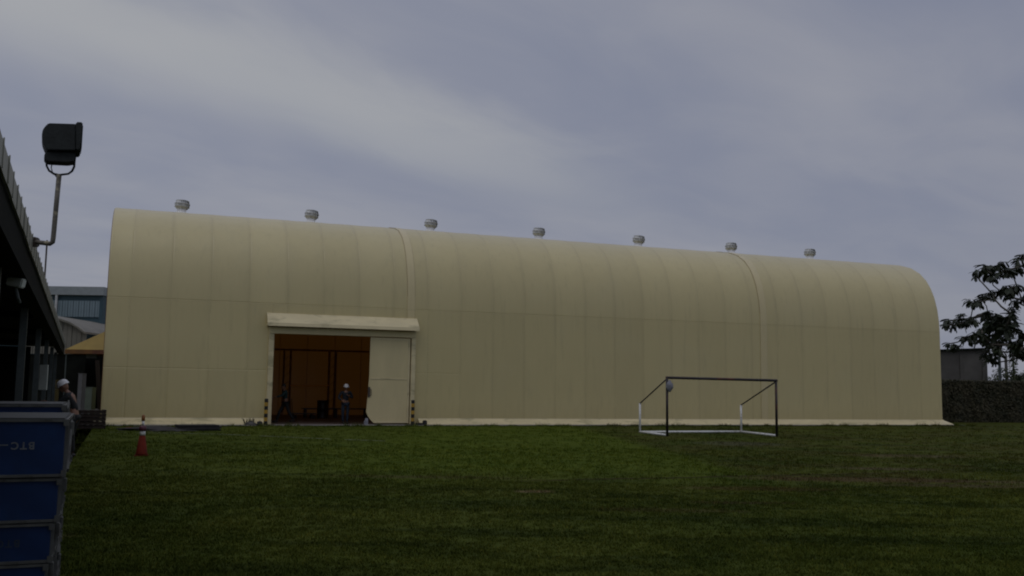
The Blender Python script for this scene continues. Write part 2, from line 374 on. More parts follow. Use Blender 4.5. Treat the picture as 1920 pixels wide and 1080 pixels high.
# ------------------------------------------------------------------ hangar
hg = thing('hangar', 'long cream membrane hangar with rounded roof and one sliding doorway', 'hangar', HA, HRZ)
prof = [(0, 5.02), (.02, 5.6), (.11, 6.25), (.30, 6.95), (.55, 7.5), (.85, 7.95), (1.31, 8.40), (1.95, 8.78), (2.75, 9.03), (3.8, 9.22), (5.2, 9.38), (7.0, 9.45)]
def panel_grid(s0, s1, path, g=.0004, pillow=.0):
    """one strip of membrane between two seams, following path [(w,z)...]; edges turned inwards at the seams"""
    bm = bmesh.new(); e = .055; dpt = .009
    cols = [(s0+g, dpt), (s0+g+e*.45, dpt*.25), (s0+g+e, 0), ((s0+s1)/2, pillow), (s1-g-e, 0), (s1-g-e*.45, dpt*.25), (s1-g, dpt)]
    rows = []
    P = [Vector((0, w, z)) for w, z in path]
    def nrm(i):
        a = P[max(0, i-1)]; b = P[min(len(P)-1, i+1)]; d = (b-a).normalized(); return Vector((0, -d.z, d.y))
    # ends of the strip are turned in too
    d0 = (P[1]-P[0]).normalized(); d1 = (P[-1]-P[-2]).normalized()
    seq = [(P[0], nrm(0), .011)] + [(P[0]+d0*.03, nrm(0), 0)] + [(P[i], nrm(i), 0) for i in range(1, len(P)-1)] + [(P[-1]-d1*.03, nrm(len(P)-1), 0), (P[-1], nrm(len(P)-1), .011)]
    for p, n, ex in seq:
        rows.append([bm.verts.new(Vector((s, p.y, p.z)) - n*max(dp, ex)) for s, dp in cols])
    for i in range(len(rows)-1):
        for k in range(len(cols)-1):
            bm.faces.new((rows[i][k], rows[i][k+1], rows[i+1][k+1], rows[i+1][k]))
    bm.edges.ensure_lookup_table()
    for k in (2, 4):
        for i in range(len(rows)-1): bm.edges.get((rows[i][k], rows[i+1][k])).smooth = False
    for i in (1, len(rows)-2):
        for k in range(len(cols)-1): bm.edges.get((rows[i][k], rows[i][k+1])).smooth = False
    return bm
seams = [0.0] + [.84+1.53*k for k in range(27)] + [L]
seams = [s for s in seams if s < L-.6] + [L]
D0, D1, DH = 6.36, 12.42, 3.77       # door opening
cache = {}
def panel(name, s0, s1, path, parent=hg):
    key = (round(s1-s0, 3), tuple(path))
    if key not in cache:
        b = panel_grid(0, s1-s0, path, pillow=.012)
        for f_ in b.faces: f_.smooth = True
        me = bpy.data.meshes.new(name); b.normal_update(); b.to_mesh(me); b.free(); cache[key] = me
    o = link_mesh(name, cache[key], M['fabric'], parent); o.location = (s0, 0, 0); return o
back = [(WD-w, z) for w, z in prof][::-1]
for a, b in zip(seams[:-1], seams[1:]):
    segs = [(a, b)]
    if a < D1 and b > D0:
        segs = [q for q in ((a, min(b, D0)), (max(a, D1), b)) if q[1]-q[0] > .02]
    for q in segs:
        if q[0] < 14:       # two lengths joined at mid height
            panel('wall_panel', q[0], q[1], ((0, .06), (0, 1.2), (0, 2.25)))
            panel('wall_panel', q[0], q[1], ((0, 2.25), (0, 3.6), (0, 5.02)))
        else: panel('wall_panel', q[0], q[1], ((0, .06), (0, 2.5), (0, 5.02)))
    if a < D1 and b > D0:
        panel('header_panel', max(a, D0), min(b, D1), ((0, DH), (0, 4.4), (0, 5.02)))
    panel('roof_panel', a, b, tuple(prof))
    panel('roof_panel', a, b, tuple(back))
    o = panel('rear_wall_panel', a-.015, b+.015, ((WD, 5.02), (WD, 2.5), (WD, .0))); o.location.y = .004*(seams.index(a) % 2)   # laps its neighbour
# steel hoops behind every seam
hoop = [(0, .0)] + prof; hoop = hoop + [(WD-w, z) for w, z in hoop[:-1]][::-1]; hoopf = [(0, .0)] + prof + [(WD-w, z) for w, z in prof[:-1]][::-1]
def hoop_bm(off0, off1, half, path=hoop):
    bm = bmesh.new(); P = [Vector((0, w, z)) for w, z in path]; R = []
    for i, p in enumerate(P):
        a = P[max(0, i-1)]; b = P[min(len(P)-1, i+1)]; d = (b-a).normalized(); n = Vector((0, -d.z, d.y))
        R.append([bm.verts.new(p-n*o+Vector((x, 0, 0))) for x, o in ((-half, off0), (half, off0), (half, off1), (-half, off1))])
    for i in range(len(R)-1):
        for k in range(4): bm.faces.new((R[i][k], R[i][(k+1) % 4], R[i+1][(k+1) % 4], R[i+1][k]))
    bm.faces.new(R[0][::-1]); bm.faces.new(R[-1]); return bm
bh = hoop_bm(.018, .13, .04, hoopf); hm_ = bpy.data.meshes.new('frame_hoop'); bh.normal_update(); bh.to_mesh(hm_); bh.free()
hh = [(0, 4.0)] + prof; hh = hh + [(WD-w, z) for w, z in prof[:-1]][::-1]
bh = hoop_bm(.018, .13, .04, hh); hm2 = bpy.data.meshes.new('frame_hoop'); bh.normal_update(); bh.to_mesh(hm2); bh.free()
for s in seams:
    o = link_mesh('frame_hoop', hm2 if D0 < s < D1 else hm_, M['steel'], hg); o.location = (min(max(s, .05), L-.05), 0, 0)
# raised double-layer bands over two joints
bp = [(0, .07)] + prof; bp = bp + [(WD-w, z) for w, z in bp[:-1]][::-1]
bp2 = [(0, 4.6)] + prof; bp2 = bp2 + [(WD-w, z) for w, z in bp2[:-1]][::-1]
for s, hw, pth in ((12.30, .17, bp2), (30.62, .20, bp)):
    b = hoop_bm(-.018, -.002, hw, pth); bmesh.ops.bevel(b, geom=[e for e in b.edges if abs((e.verts[0].co-e.verts[1].co).x) < .01], offset=.008, segments=2, affect='EDGES')
    bmesh.ops.translate(b, vec=(.75, 0, 0), verts=b.verts); o = obj('seam_band', b, M['band'], hg, True); o.data.set_sharp_from_angle(angle=.45); o.location = (s-.75, 0, 0)
# end walls
for s in (.0, L):
    bm = bmesh.new(); poly = [(w, z) for w, z in hoop]
    a = [bm.verts.new((s-.02, w, z)) for w, z in poly]; c = [bm.verts.new((s+.02, w, z)) for w, z in poly]
    bm.faces.new(a); bm.faces.new(c[::-1])
    for i in range(len(poly)): bm.faces.new((a[i-1], a[i], c[i], c[i-1]))
    bmesh.ops.scale(bm, vec=(1, .994, .997), verts=bm.verts)
    bmesh.ops.translate(bm, vec=(0, .04, 0), verts=bm.verts)
    obj('end_wall', bm, M['fabric'], hg)
# flared skirt at the foot
def skirt(s0, s1, f0, f1):
    bm = bmesh.new()
    prof_s = ((-.012, .29), (-.03, .29), (-.05, .25), (-.36, .07), (-.38, .035), (-.36, .035), (-.03, .22))
    a = [bm.verts.new((s0-(f0*(-w)), w, z)) for w, z in prof_s]; c = [bm.verts.new((s1+(f1*(-w)), w, z)) for w, z in prof_s]
    for i in range(len(prof_s)-1): bm.faces.new((a[i], c[i], c[i+1], a[i+1]))
    bm.faces.new(a[::-1]); bm.faces.new(c)
    return bm
cuts = [0] + [x for x in np.arange(3.0, D0-.3, 3.0)] + [D0-.12]
for i in range(len(cuts)-1): obj('skirt', skirt(cuts[i]+(.004 if i else 0), cuts[i+1]-.004, 1 if i == 0 else 0, 0), M['cream_trim'], hg)
cuts = [D1+.30] + [float(x) for x in np.arange(15.7, L-1, 3.06)] + [L]
for i in range(len(cuts)-1): obj('skirt', skirt(cuts[i]+.004, cuts[i+1]-(.004 if i < len(cuts)-2 else 0), 0, 1 if i == len(cuts)-2 else 0), M['cream_trim'], hg)
# right end skirt
b = skirt(0, WD, 1, 0); o = obj('skirt', b, M['cream_trim'], hg); o.location = (L, 0, 0); o.rotation_euler = (0, 0, PI/2)
# doorway: jambs, head, canopy
obj('door_jamb', mk((D0-.10, -.16, .03), (D0+.11, .18, DH-.002), bev=.012), M['cream_trim'], hg)
obj('door_jamb', mk((D1-.10, -.16, .03), (D1+.09, .18, DH-.002), bev=.012), M['cream_trim'], hg)
obj('door_head', mk((D0-.10, -.20, DH), (D1+.09, .10, DH+.26), bev=.01), M['door'], hg)
c0, c1 = 6.14, 12.56
bm = bmesh.new(); tq = .035
pf = [(-.01, 4.62), (-.08, 4.62), (-.52, 4.20), (-.55, 4.06), (-.53, 4.06), (-.50, 4.18), (-.08, 4.58), (-.01, 4.58)]
a = [bm.verts.new((c0, w, z)) for w, z in pf]; c = [bm.verts.new((c1, w, z)) for w, z in pf]
for i in range(len(pf)-1): bm.faces.new((a[i], c[i], c[i+1], a[i+1]))
bm.faces.new(a[::-1]); bm.faces.new(c)
obj('canopy', bm, M['cream_trim'], hg)
for s in (c0+.02, c1-.06):
    bm = bmesh.new(); poly = [(-.01, 4.57), (-.09, 4.57), (-.50, 4.17), (-.51, 4.08), (-.01, 4.08)]
    a = [bm.verts.new((s, w, z)) for w, z in poly]; c = [bm.verts.new((s+.04, w, z)) for w, z in poly]
    bm.faces.new(a[::-1]); bm.faces.new(c)
    for i in range(len(poly)): bm.faces.new((a[i-1], c[i-1], c[i], a[i]))
    obj('canopy_end', bm, M['door'], hg)
# sliding leaf, with its torn lower corner
ls0, ls1 = 10.46, 12.28
bm = bmesh.new()
poly = [(ls0+.02, .10), (ls0+.30, .09), (ls1, .09), (ls1, DH-.03), (ls0+.05, DH-.03), (ls0+.03, 2.2), (ls0-.03, .75), (ls0-.05, .42)]
poly = [(ls0+.30, .09), (ls1, .09), (ls1, DH-.03), (ls0+.06, DH-.03), (ls0+.05, 2.0), (ls0, 1.1), (ls0-.04, .55), (ls0+.04, .38), (ls0+.16, .22)]
prism(bm, poly, -.10, -.04)
leaf = obj('sliding_door', bm, M['door'], hg)
for z0, z1 in ((.09, .17), (1.95, 2.0), (DH-.12, DH-.04)):
    obj('door_rail', mk((ls0+.31 if z0 < .1 else ls0+.07, -.115, z0+.002), (ls1-.01, -.101, z1)), M['cream_trim'], leaf)
obj('door_stile', mk((ls1-.09, -.117, .18), (ls1-.012, -.1015, DH-.13)), M['cream_trim'], leaf)
obj('door_handle', mktube([(ls0+.13, -.12, 1.25), (ls0+.13, -.17, 1.28), (ls0+.13, -.17, 1.5), (ls0+.13, -.12, 1.53)], .014), M['steel'], leaf)
obj('door_lock', mk((ls0+.0, -.135, 1.18), (ls0+.10, -.102, 1.62), bev=.01), M['steel'], leaf)
obj('door_track', mk((ls0-.2, -.03, .03), (D1-.1, .03, .055)), M['steel'], hg)
# hangar floor
o = obj('hangar_floor', mk((.1, .19, -.05), (L-.1, WD-.1, .028)), M['dark_concrete'], hg)
# inner columns and girder on the far side
for s in (8.62, 8.98, 11.1, 11.46):
    z = 3.55
    bm = bmesh.new(); box(bm, (s-.05, WD-.98, .03), (s+.05, WD-.88, z)); obj('inner_column', bm, M['inner_steel'], hg)
for s in (8.62, 11.1):
    for k in range(7):
        z = .3+k*.46
        obj('lacing_bar', mktube([(s+.05, WD-.93, z), (s+.31, WD-.93, z+.23)], .02, 6), M['inner_steel'], hg)
obj('inner_girder', mk((7.0, WD-.99, 3.555), (14.2, WD-.87, 3.65)), M['inner_steel'], hg)

# roof ventilators
def vent():
    t = thing('roof_ventilator', 'x', 'ventilator')
    obj('collar', mklathe([(.27, -.05), (.25, .10), (.21, .12), (.21, .24)], 24), M['chrome_cap'], t, True)
    bm = bmesh.new(); n = 22
    for k in range(n):
        a = 2*PI*k/n
        for j, (z0, z1) in enumerate(((0, .12), (.12, .26), (.26, .40))):
            R0 = (.24, .325, .345, .29)[j]; R1 = (.24, .325, .345, .29)[j+1]
            q = [(R0, a, z0), (R0*.93, a+.20, z0), (R1*.93, a+.20, z1), (R1, a, z1)]
            vs = [bm.verts.new((r*math.cos(b), r*math.sin(b), .25+z)) for r, b, z in q]
            bm.faces.new(vs)
    obj('turbine_blades', bm, M['galv_dark'], t)
    obj('turbine_core', mklathe([(.20, .24), (.27, .37), (.29, .50), (.22, .64)], 24), M['galv_dark'], t, True)
    for z, r in ((.365, .338), (.505, .352)): 
        bm = bmesh.new(); lathe(bm, [(r-.01, z-.008), (r+.006, z-.008), (r+.006, z+.008), (r-.01, z+.008)], 28, cap=False); obj('hoop_ring', bm, M['galv'], t, True)
    obj('cap', mklathe([(.30, .645), (.305, .66), (.20, .70), (.07, .72)], 28), M['galv'], t, True)
    return t
v0 = vent(); VS = [2.76, 8.87, 15.04, 21.14, 27.23, 33.4, 39.0]
VL = ['leftmost round metal turbine vent on the hangar roof ridge', 'second turbine vent from the left on the ridge, above the doorway',
      'third turbine vent from the left, just right of the doorway seam band', 'middle turbine vent of the seven along the ridge',
      'fifth turbine vent from the left, above the left goal post', 'sixth turbine vent from the left, above the right seam band',
      'rightmost turbine vent, nearest the rounded far end of the roof']
for i, s in enumerate(VS):
    o = v0 if i == 0 else copy_tree(v0)
    o.location = hp(s, 7, 9.66); o.rotation_euler = (math.radians(random.uniform(-3, 3)), math.radians(5+random.uniform(-2, 2)), random.uniform(0, 1))
    o['label'] = VL[i]; o['group'] = 'turbine vents along the hangar ridge'
    q = obj('vent_base', mk((s-.32, 6.68, 9.40), (s+.32, 7.32, 9.62), bev=.02), M['fabric'], hg)

# ------------------------------------------------------------------ left walkway shed
T0, T1, DS = -6.0, 42.0, .55
sm = Matrix.Rotation(SRZ, 4, 'Z')      # local x = along t, local y = to the left
sh = thing('open_shed', 'long dark open sided shed with a ribbed eave along the left edge', 'shed', (0, 0, 0), SRZ)
bm = bmesh.new()
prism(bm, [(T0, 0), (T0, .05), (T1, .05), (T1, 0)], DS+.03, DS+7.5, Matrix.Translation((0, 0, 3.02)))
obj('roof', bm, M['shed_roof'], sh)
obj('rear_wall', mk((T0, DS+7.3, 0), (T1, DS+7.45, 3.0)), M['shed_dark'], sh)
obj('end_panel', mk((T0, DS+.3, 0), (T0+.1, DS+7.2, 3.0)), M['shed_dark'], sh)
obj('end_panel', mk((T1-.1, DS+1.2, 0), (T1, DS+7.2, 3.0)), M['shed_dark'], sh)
# eave beam and flashing sheets
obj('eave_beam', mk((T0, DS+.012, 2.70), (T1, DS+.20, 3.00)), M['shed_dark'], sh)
fl = bmesh.new(); prism(fl, [(0.002, 2.985), (.548, 2.985), (.548, 3.172), (.03, 3.172), (.002, 3.182)], -.018, .0)
box(fl, (.0045, -.026, 2.99), (.030, -.0185, 3.190)); 
me = bpy.data.meshes.new('flashing_sheet'); fl.normal_update(); fl.to_mesh(me); fl.free()
k = 0; t = 2.0
while t < T1-.6:
    o = link_mesh('flashing_sheet', me, M['flashing'], sh); o.location = (t, DS+random.uniform(-.003, .003), random.uniform(-.005, .005)); t += .55
# columns
for i, td in enumerate((12.9*.8, 19.8*.8, 27.0*.8, 33.9*.8, 40.7*.8, 47.5*.8)):
    bm = bmesh.new(); box(bm, (td-.05, .73, 0), (td+.05, .83, 2.69)); box(bm, (td-.13, .66, 0), (td+.13, .92, .02))
    obj('column', bm, M['post'], sh)
for td in (7, 14, 21, 28, 35): obj('rafter', mk((td, DS+.25, 2.86), (td+.1, DS+7.2, 2.995)), M['shed_dark'], sh)
kind(obj('shed_floor', mk((T0, DS-.2, -.05), (T1, DS+7.6, .02)), M['dark_concrete'], None), 'structure')
bpy.data.objects['shed_floor'].rotation_euler = (0, 0, SRZ)
p = at(30, 530, 10.1)
t = thing('light_fitting', 'pale grey box light fitting on the first shed column', 'light', p)
obj('housing', mk((-.085, -.05, -.045), (.085, .05, .055), Matrix.Rotation(.18, 4, 'Y'), .012), M['box_grey'], t)
obj('bracket', mktube([(0, 0, -.05), (.02, .02, -.16), (.0, .1, -.2)], .018), M['post'], t)
p = sp_(27, 1.2)
tag(obj('antenna_rod', mktube([at(56, 418, 22), at(57, 381, 22)] if False else [sp_(22.0, .75, 3.05), sp_(22.0, .75, 4.55)], .018, 6), M['steel']), 'thin rod standing up from the shed roof behind the floodlight', 'rod')
p = gnd(80, 770); 
tag(obj('upright_board', mk((-.10, -.02, 0), (.10, .02, .62), Matrix.Translation(at(80, 731, 24)) , .004), M['box_grey']), 'small pale upright board hung in the dark shed between two columns', 'board')

# ------------------------------------------------------------------ floodlight
ZF = 10.3
VD = at(110, 300, ZF); VD.z = 0; VD.normalize()
fw = lambda x, y, dy=0: at(x, y, ZF) + VD*dy
t = thing('floodlight', 'large dark floodlight on a bent pipe arm above the shed eave', 'floodlight', fw(60, 453))
O = t.location.copy()
R_ = lambda p: p - O
bm = bmesh.new(); tube(bm, [R_(fw(40, 451, .10)), R_(fw(60, 453)), R_(fw(94, 457)), R_(fw(98.5, 454)), R_(fw(100, 445)), R_(fw(105, 390)), R_(fw(111, 327))], .026, 10)
obj('pipe_arm', bm, M['pipe'], t, True)
obj('clamp', mk((-.06, -.03, -.05), (.06, .08, .05), Matrix.Translation(R_(fw(58, 453, .0))), .01), M['steel'], t)
def px_prism(pts, dy0, dy1, name, m, bev=.008, sm_=False):
    bm = bmesh.new(); P0 = [R_(fw(x, y, dy0)) for x, y in pts]; P1 = [R_(fw(x, y, dy1)) for x, y in pts]
    a = [bm.verts.new(p) for p in P0]; b = [bm.verts.new(p) for p in P1]; n = len(pts)
    bm.faces.new(a); bm.faces.new(b[::-1])
    for i in range(n): bm.faces.new((a[(i+1) % n], a[i], b[i], b[(i+1) % n]))
    bmesh.ops.recalc_face_normals(bm, faces=bm.faces[:])
    if bev: bmesh.ops.bevel(bm, geom=bm.edges[:], offset=bev, segments=2, affect='EDGES')
    return obj(name, bm, m, t, sm_)
px_prism([(91, 237.5), (141, 239), (141, 288), (88, 287), (84, 281), (79.5, 270), (78.3, 260), (80, 250), (85, 243)], -.17, .17, 'reflector_housing', M['lamp'])
px_prism([(141.6, 236.5), (154, 237), (153.5, 258), (150.5, 288), (141.6, 288)], -.20, .20, 'front_frame', M['lamp'], .01)
px_prism([(154.1, 242), (155.0, 242), (152.5, 283), (151.6, 283)], -.16, .16, 'front_glass', M['glass'], 0)
px_prism([(86, 288), (133, 288.5), (141, 291), (143, 297), (140, 306), (128, 308), (90, 306), (82.5, 301), (83, 293)], -.10, .10, 'ballast_box', M['lamp'])
for x in (100, 143): px_prism([(x-3, 233.5), (x+2.5, 233.5), (x+3, 238), (x-3.5, 238)], -.03, .03, 'hinge_lug', M['lamp'], .003)
bm = bmesh.new(); tube(bm, [R_(fw(87, 300, -.03)), R_(fw(87.5, 312, -.02)), R_(fw(92, 320)), R_(fw(101, 326)), R_(fw(111, 328)), R_(fw(128, 326)), R_(fw(135, 321)), R_(fw(139, 313)), R_(fw(140, 300))], .012, 8)
obj('yoke', bm, M['lamp'], t, True)
bm = bmesh.new(); tube(bm, [R_(fw(98, 305, .03)), R_(fw(96, 314)), R_(fw(98, 322)), R_(fw(107, 333))], .006, 6)
obj('cable', bm, M['black'], t, True)

# ------------------------------------------------------------------ stacked crates
CRZ = math.atan2(.388, .922)
cx_ = Vector((math.cos(CRZ), math.sin(CRZ), 0))
def text_mesh(body, size):
    cu = bpy.data.curves.new('txt', 'FONT'); cu.body = body; cu.size = size; cu.extrude = .0006; cu.align_x = 'RIGHT'; cu.offset = .0012
    o = bpy.data.objects.new('txt', cu); COL.objects.link(o); dg = bpy.context.evaluated_depsgraph_get(); dg.update()
    me = bpy.data.meshes.new_from_object(o.evaluated_get(dg)); bpy.data.objects.remove(o); return me
def crate(corner, ztop, h, w, dpt, label, letters=None, lm='letter', lidc=True, skew=0):
    """corner: near right corner on plan; local x runs left (negative), y goes back"""
    t = thing('crate', label, 'crate', (corner.x, corner.y, ztop-h), CRZ+skew, 'blue crates stacked by the shed')
    ri = .012
    obj('body', mk((-w, .012, .004), (-.012, dpt-.012, h-.004), bev=.004), M['blue'], t)
    for z0, z1 in ((0, ri), (h-ri, h)):
        bm = bmesh.new()
        box(bm, (-w-.01, 0, z0), (0, .0115, z1)); box(bm, (-.0115, .0117, z0), (0, dpt-.0117, z1)); box(bm, (-w-.01, dpt-.0115, z0), (0, dpt, z1))
        obj('rim', bm, M['rim'], t)
    for x0, y0 in ((-.05, 0), (-.05, dpt-.0)):
        s_ = 1 if y0 == 0 else -1
        for zz in (0, h-.031):
            bm = bmesh.new(); box(bm, (-.018, y0-.004*s_ if s_ > 0 else y0, zz+.001), (.004, y0 if s_ > 0 else y0+.006, zz+.030)); box(bm, (.0002, min(y0, y0+.04*s_), zz+.001), (.004, max(y0, y0+.03*s_), zz+.030))
            obj('corner_bracket', bm, M['rim'], t)
    # side frame: posts, brace and latch on the right side
    for y in (.05, dpt*.36, dpt*.70):
        obj('side_post', mk((-.011, y, ri+.002), (.003, y+.018, h-ri-.002)), M['rim'], t)
    if h > .2:
        bm = bmesh.new(); Mx = Matrix.Translation((.004, .13, h*.35)) @ Matrix.Rotation(.75, 4, 'X'); box(bm, (0, -.10, -.010), (.010, .22, .010), Mx); obj('brace', bm, M['rim'], t)
    obj('latch', mk((.006, dpt*.25, h-.085), (.020, dpt*.25+.05, h-.02), bev=.003), M['rim'], t)
    if lidc:
        obj('lid', mk((-w, .013, h-.003), (-.013, dpt-.013, h+.006), bev=.002), M['lid'], t)
    if letters:
        # stencilled upside down, one piece per character, starting at the right
        x = -.135
        for ch in letters:
            if ch == ' ': x -= .003; continue
            me = text_mesh(ch, .046); xs = [v.co.x for v in me.vertices]; mn, mx = min(xs), max(xs)
            for v_ in me.vertices: v_.co.x -= mn
            o = link_mesh('letter' if ch.isalpha() else 'dash', me, M[lm], t)
            o.rotation_euler = (PI/2, PI, 0); o.location = (x, .0100, h*.60); x -= (mx-mn)+.006
    return t
C0 = at(128, 786, 4.5); C0.z = 0
def cpos(dl=0, db=0): return C0 - cx_*dl + Vector((-cx_.y, cx_.x, 0))*db
crate(cpos(.0), 1.433, .262, 1.25, .95, 'tallest blue crate at the top of the front stack, lettered upside down', 'BTC  —', 'letter')
crate(cpos(.015, .01), 1.163, .197, 1.22, .85, 'blue crate directly under the lettered top crate', None, lidc=True, skew=.006)
crate(cpos(.035, .012), .960, .176, 1.2, .60, 'third blue crate down, with faded upside down lettering', 'BTC  —', 'letter_faint', skew=-.006)
crate(cpos(.050, .014), .779, .19, 1.2, .58, 'fourth blue crate down, cut by the bottom edge of the photo', None)
z = .585
for i in range(3):
    crate(cpos(.06+.01*i, .012), z, .19, 1.2, .58, ('fifth blue crate down in the front stack, below the frame', 'sixth blue crate down in the front stack, below the frame', 'blue crate on the ground under the front stack')[i], None); z -= .195
z = 1.475
for i in range(7):
    crate(cpos(.055, 1.15), z, .205 if i < 6 else z, 1.1, .8, 'blue crate of the rear stack whose top edge shows above the lettered crate' if i == 0 else 'blue crate of the rear stack, hidden behind the lettered crate, number %s from its top' % ('', 'two', 'three', 'four', 'five', 'six', 'seven')[i]); z -= .212
    if z < .1: break

# ------------------------------------------------------------------ people
def skin_bm(pts, edges, root=0, sub=1):
    me = bpy.data.meshes.new('sk'); bm = bmesh.new(); sl = bm.verts.layers.skin.verify()
    vs = []
    for i, (p, r) in enumerate(pts):
        v = bm.verts.new(p); v[sl].radius = (r, r) if not isinstance(r, tuple) else r; v[sl].use_root = (i == root); vs.append(v)
    for a, b in edges: bm.edges.new((vs[a], vs[b]))
    bm.to_mesh(me); bm.free()
    o = bpy.data.objects.new('sk', me); COL.objects.link(o)
    m = o.modifiers.new('s', 'SKIN'); m.use_smooth_shade = True
    m = o.modifiers.new('u', 'SUBSURF'); m.levels = sub; m.render_levels = sub
    dg = bpy.context.evaluated_depsgraph_get(); dg.update()
    r = bpy.data.meshes.new_from_object(o.evaluated_get(dg)); bpy.data.objects.remove(o); r.shade_smooth(); return r
def mesh_add(bm, me):
    bm.from_mesh(me)
def ellipsoid(bm, c, r, M_=None, u=16, v=12):
    mt = Matrix.Translation(c) @ (M_ or Matrix.Identity(4)) @ Matrix.Diagonal((*r, 1)); bmesh.ops.create_uvsphere(bm, u_segments=u, v_segments=v, radius=1, matrix=mt)
def person(label, loc, rz, J, shirt, trousers, helmet=True, sleeves=True):
    """J: joints in local metres, facing -y. keys hip,chest,neck,head, and per side sh,el,wr,hp,kn,an"""
    t = thing('person', label, 'person', loc, rz)
    V_ = {k: Vector(v) for k, v in J.items()}
    hd = V_['head']; nk = V_['neck']
    pts = [(V_['hip'], (.115, .085)), (V_['chest']*.5+V_['hip']*.5, (.125, .09)), (V_['chest'], (.145, .10)), (nk, .055), (nk*.45+hd*.55, .05)]
    ed = [(0, 1), (1, 2), (2, 3), (3, 4)]
    for s in 'LR':
        b = len(pts)
        pts += [(V_['sh'+s], .055), (V_['el'+s], .040), (V_['wr'+s], .027), (V_['hp'+s], .085), (V_['kn'+s], .055), (V_['an'+s], .037)]
        ed += [(2, b), (b, b+1), (b+1, b+2), (0, b+3), (b+3, b+4), (b+4, b+5)]
    bm = bmesh.new(); mesh_add(bm, skin_bm(pts, ed))
    up = (hd-nk).normalized(); fwd = Vector(J.get('look', (0, -1, 0))).normalized(); rt = fwd.cross(up).normalized(); fw_ = up.cross(rt)
    HMx = Matrix((rt, -fw_*1.0, up)).transposed().to_4x4()
    c = hd
    ellipsoid(bm, c, (.077, .095, .115), HMx)
    ellipsoid(bm, c + fw_*.06 - up*.055, (.05, .045, .055), HMx, 12, 8)
    ellipsoid(bm, c + fw_*.10 - up*.015, (.013, .022, .026), HMx, 8, 6)
    for q in (-1, 1): ellipsoid(bm, c + rt*q*.078 - up*.01, (.010, .020, .030), HMx, 8, 6)
    obj('body', bm, M['skin'], t, True)
    bm = bmesh.new()
    for q in (-1, 1): ellipsoid(bm, c + rt*q*.032 + fw_*.086 + up*.012, (.012, .008, .007), HMx, 8, 6)
    obj('eyes', bm, M['hair'], t, True)
    # clothing
    p2 = [(V_['hip']+Vector((0, 0, .02)), (.135, .105)), (V_['chest']*.5+V_['hip']*.5, (.145, .108)), (V_['chest'], (.165, .118)), (nk*.75+V_['chest']*.25, .085)]
    e2 = [(0, 1), (1, 2), (2, 3)]
    for s in 'LR':
        b = len(p2); p2 += [(V_['sh'+s], .075), (V_['el'+s], .056), (V_['wr'+s]*.9+V_['el'+s]*.1, .042)]; e2 += [(2, b), (b, b+1), (b+1, b+2)]
    link_mesh('jacket' if sleeves else 'shirt', skin_bm(p2, e2), shirt, t)
    p3 = [(V_['hip'], (.130, .10))]; e3 = []
    for s in 'LR':
        b = len(p3); p3 += [(V_['hp'+s], .098), (V_['kn'+s], .072), (V_['an'+s], .060)]; e3 += [(0, b), (b, b+1), (b+1, b+2)]
    link_mesh('trousers', skin_bm(p3, e3), trousers, t)
    for s in 'LR':
        a = V_['an'+s]; tf = Vector((0, -1, 0)) if 'toe'+s not in J else Vector(J['toe'+s]).normalized()
        bm = bmesh.new(); rx = Matrix((tf.cross(Vector((0, 0, 1))), tf, Vector((0, 0, 1)))).transposed().to_4x4()
        bmesh.ops.create_cube(bm, size=1, matrix=Matrix.Translation(Vector((a.x, a.y, max(a.z-.04, .045)))+tf*.07) @ rx @ Matrix.Diagonal((.09, .27, .09, 1)))
        bmesh.ops.bevel(bm, geom=bm.edges[:], offset=.03, segments=3, affect='EDGES'); obj('shoe', bm, M['shoe'], t, True)
        # hand: palm, four unequal fingers, thumb
        wv = V_['wr'+s]; d = (wv-V_['el'+s]).normalized(); sd_ = d.orthogonal().normalized(); nn = d.cross(sd_)
        bm = bmesh.new(); bmesh.ops.create_cube(bm, size=1, matrix=Matrix.Translation(wv+d*.045) @ Matrix((sd_, d, nn)).transposed().to_4x4() @ Matrix.Diagonal((.08, .10, .028, 1)))
        bmesh.ops.bevel(bm, geom=bm.edges[:], offset=.010, segments=2, affect='EDGES')
        for i, ln in enumerate((.062, .075, .070, .055)):
            o_ = wv+d*.09+sd_*(-.030+.020*i); tube(bm, [o_, o_+d*ln*.5+nn*.006, o_+d*ln*.9+nn*.03], [.009, .008, .006], 6)
        o_ = wv+d*.03-sd_*.036; tube(bm, [o_, o_-sd_*.025+d*.025+nn*.008, o_-sd_*.03+d*.055+nn*.02], [.011, .010, .007], 6)
        obj('hand', bm, M['skin'], t, True)
    if helmet:
        bm = bmesh.new(); n = 20
        for i, (r, z) in enumerate(((1.0, 0), (.99, .25), (.93, .5), (.80, .75), (.55, .93), (.2, 1.0))):
            pass
        rings = []
        for r, z in ((1.30, -.02), (1.30, .02), (1.04, .06), (1.02, .28), (.94, .55), (.78, .80), (.50, .96), (.12, 1.02)):
            rings.append([bm.verts.new(c + up*.025 + rt*math.cos(2*PI*k/n)*.105*(r if r < 1.2 else 1.12) + fw_*math.sin(2*PI*k/n)*.125*(r if r < 1.2 else (1.45 if math.sin(2*PI*k/n) > .2 else 1.1)) + up*.125*z) for k in range(n)])
        for i in range(len(rings)-1):
            for k in range(n): bm.faces.new((rings[i][k], rings[i][(k+1) % n], rings[i+1][(k+1) % n], rings[i+1][k]))
        bm.faces.new(rings[-1]); bm.faces.new(rings[0][::-1])
        obj('helmet', bm, M['helmet'], t, True)
    else:
        bm = bmesh.new(); ellipsoid(bm, c + up*.025 - fw_*.012, (.083, .098, .108), HMx); obj('hair', bm, M['hair'], t, True)
    return t
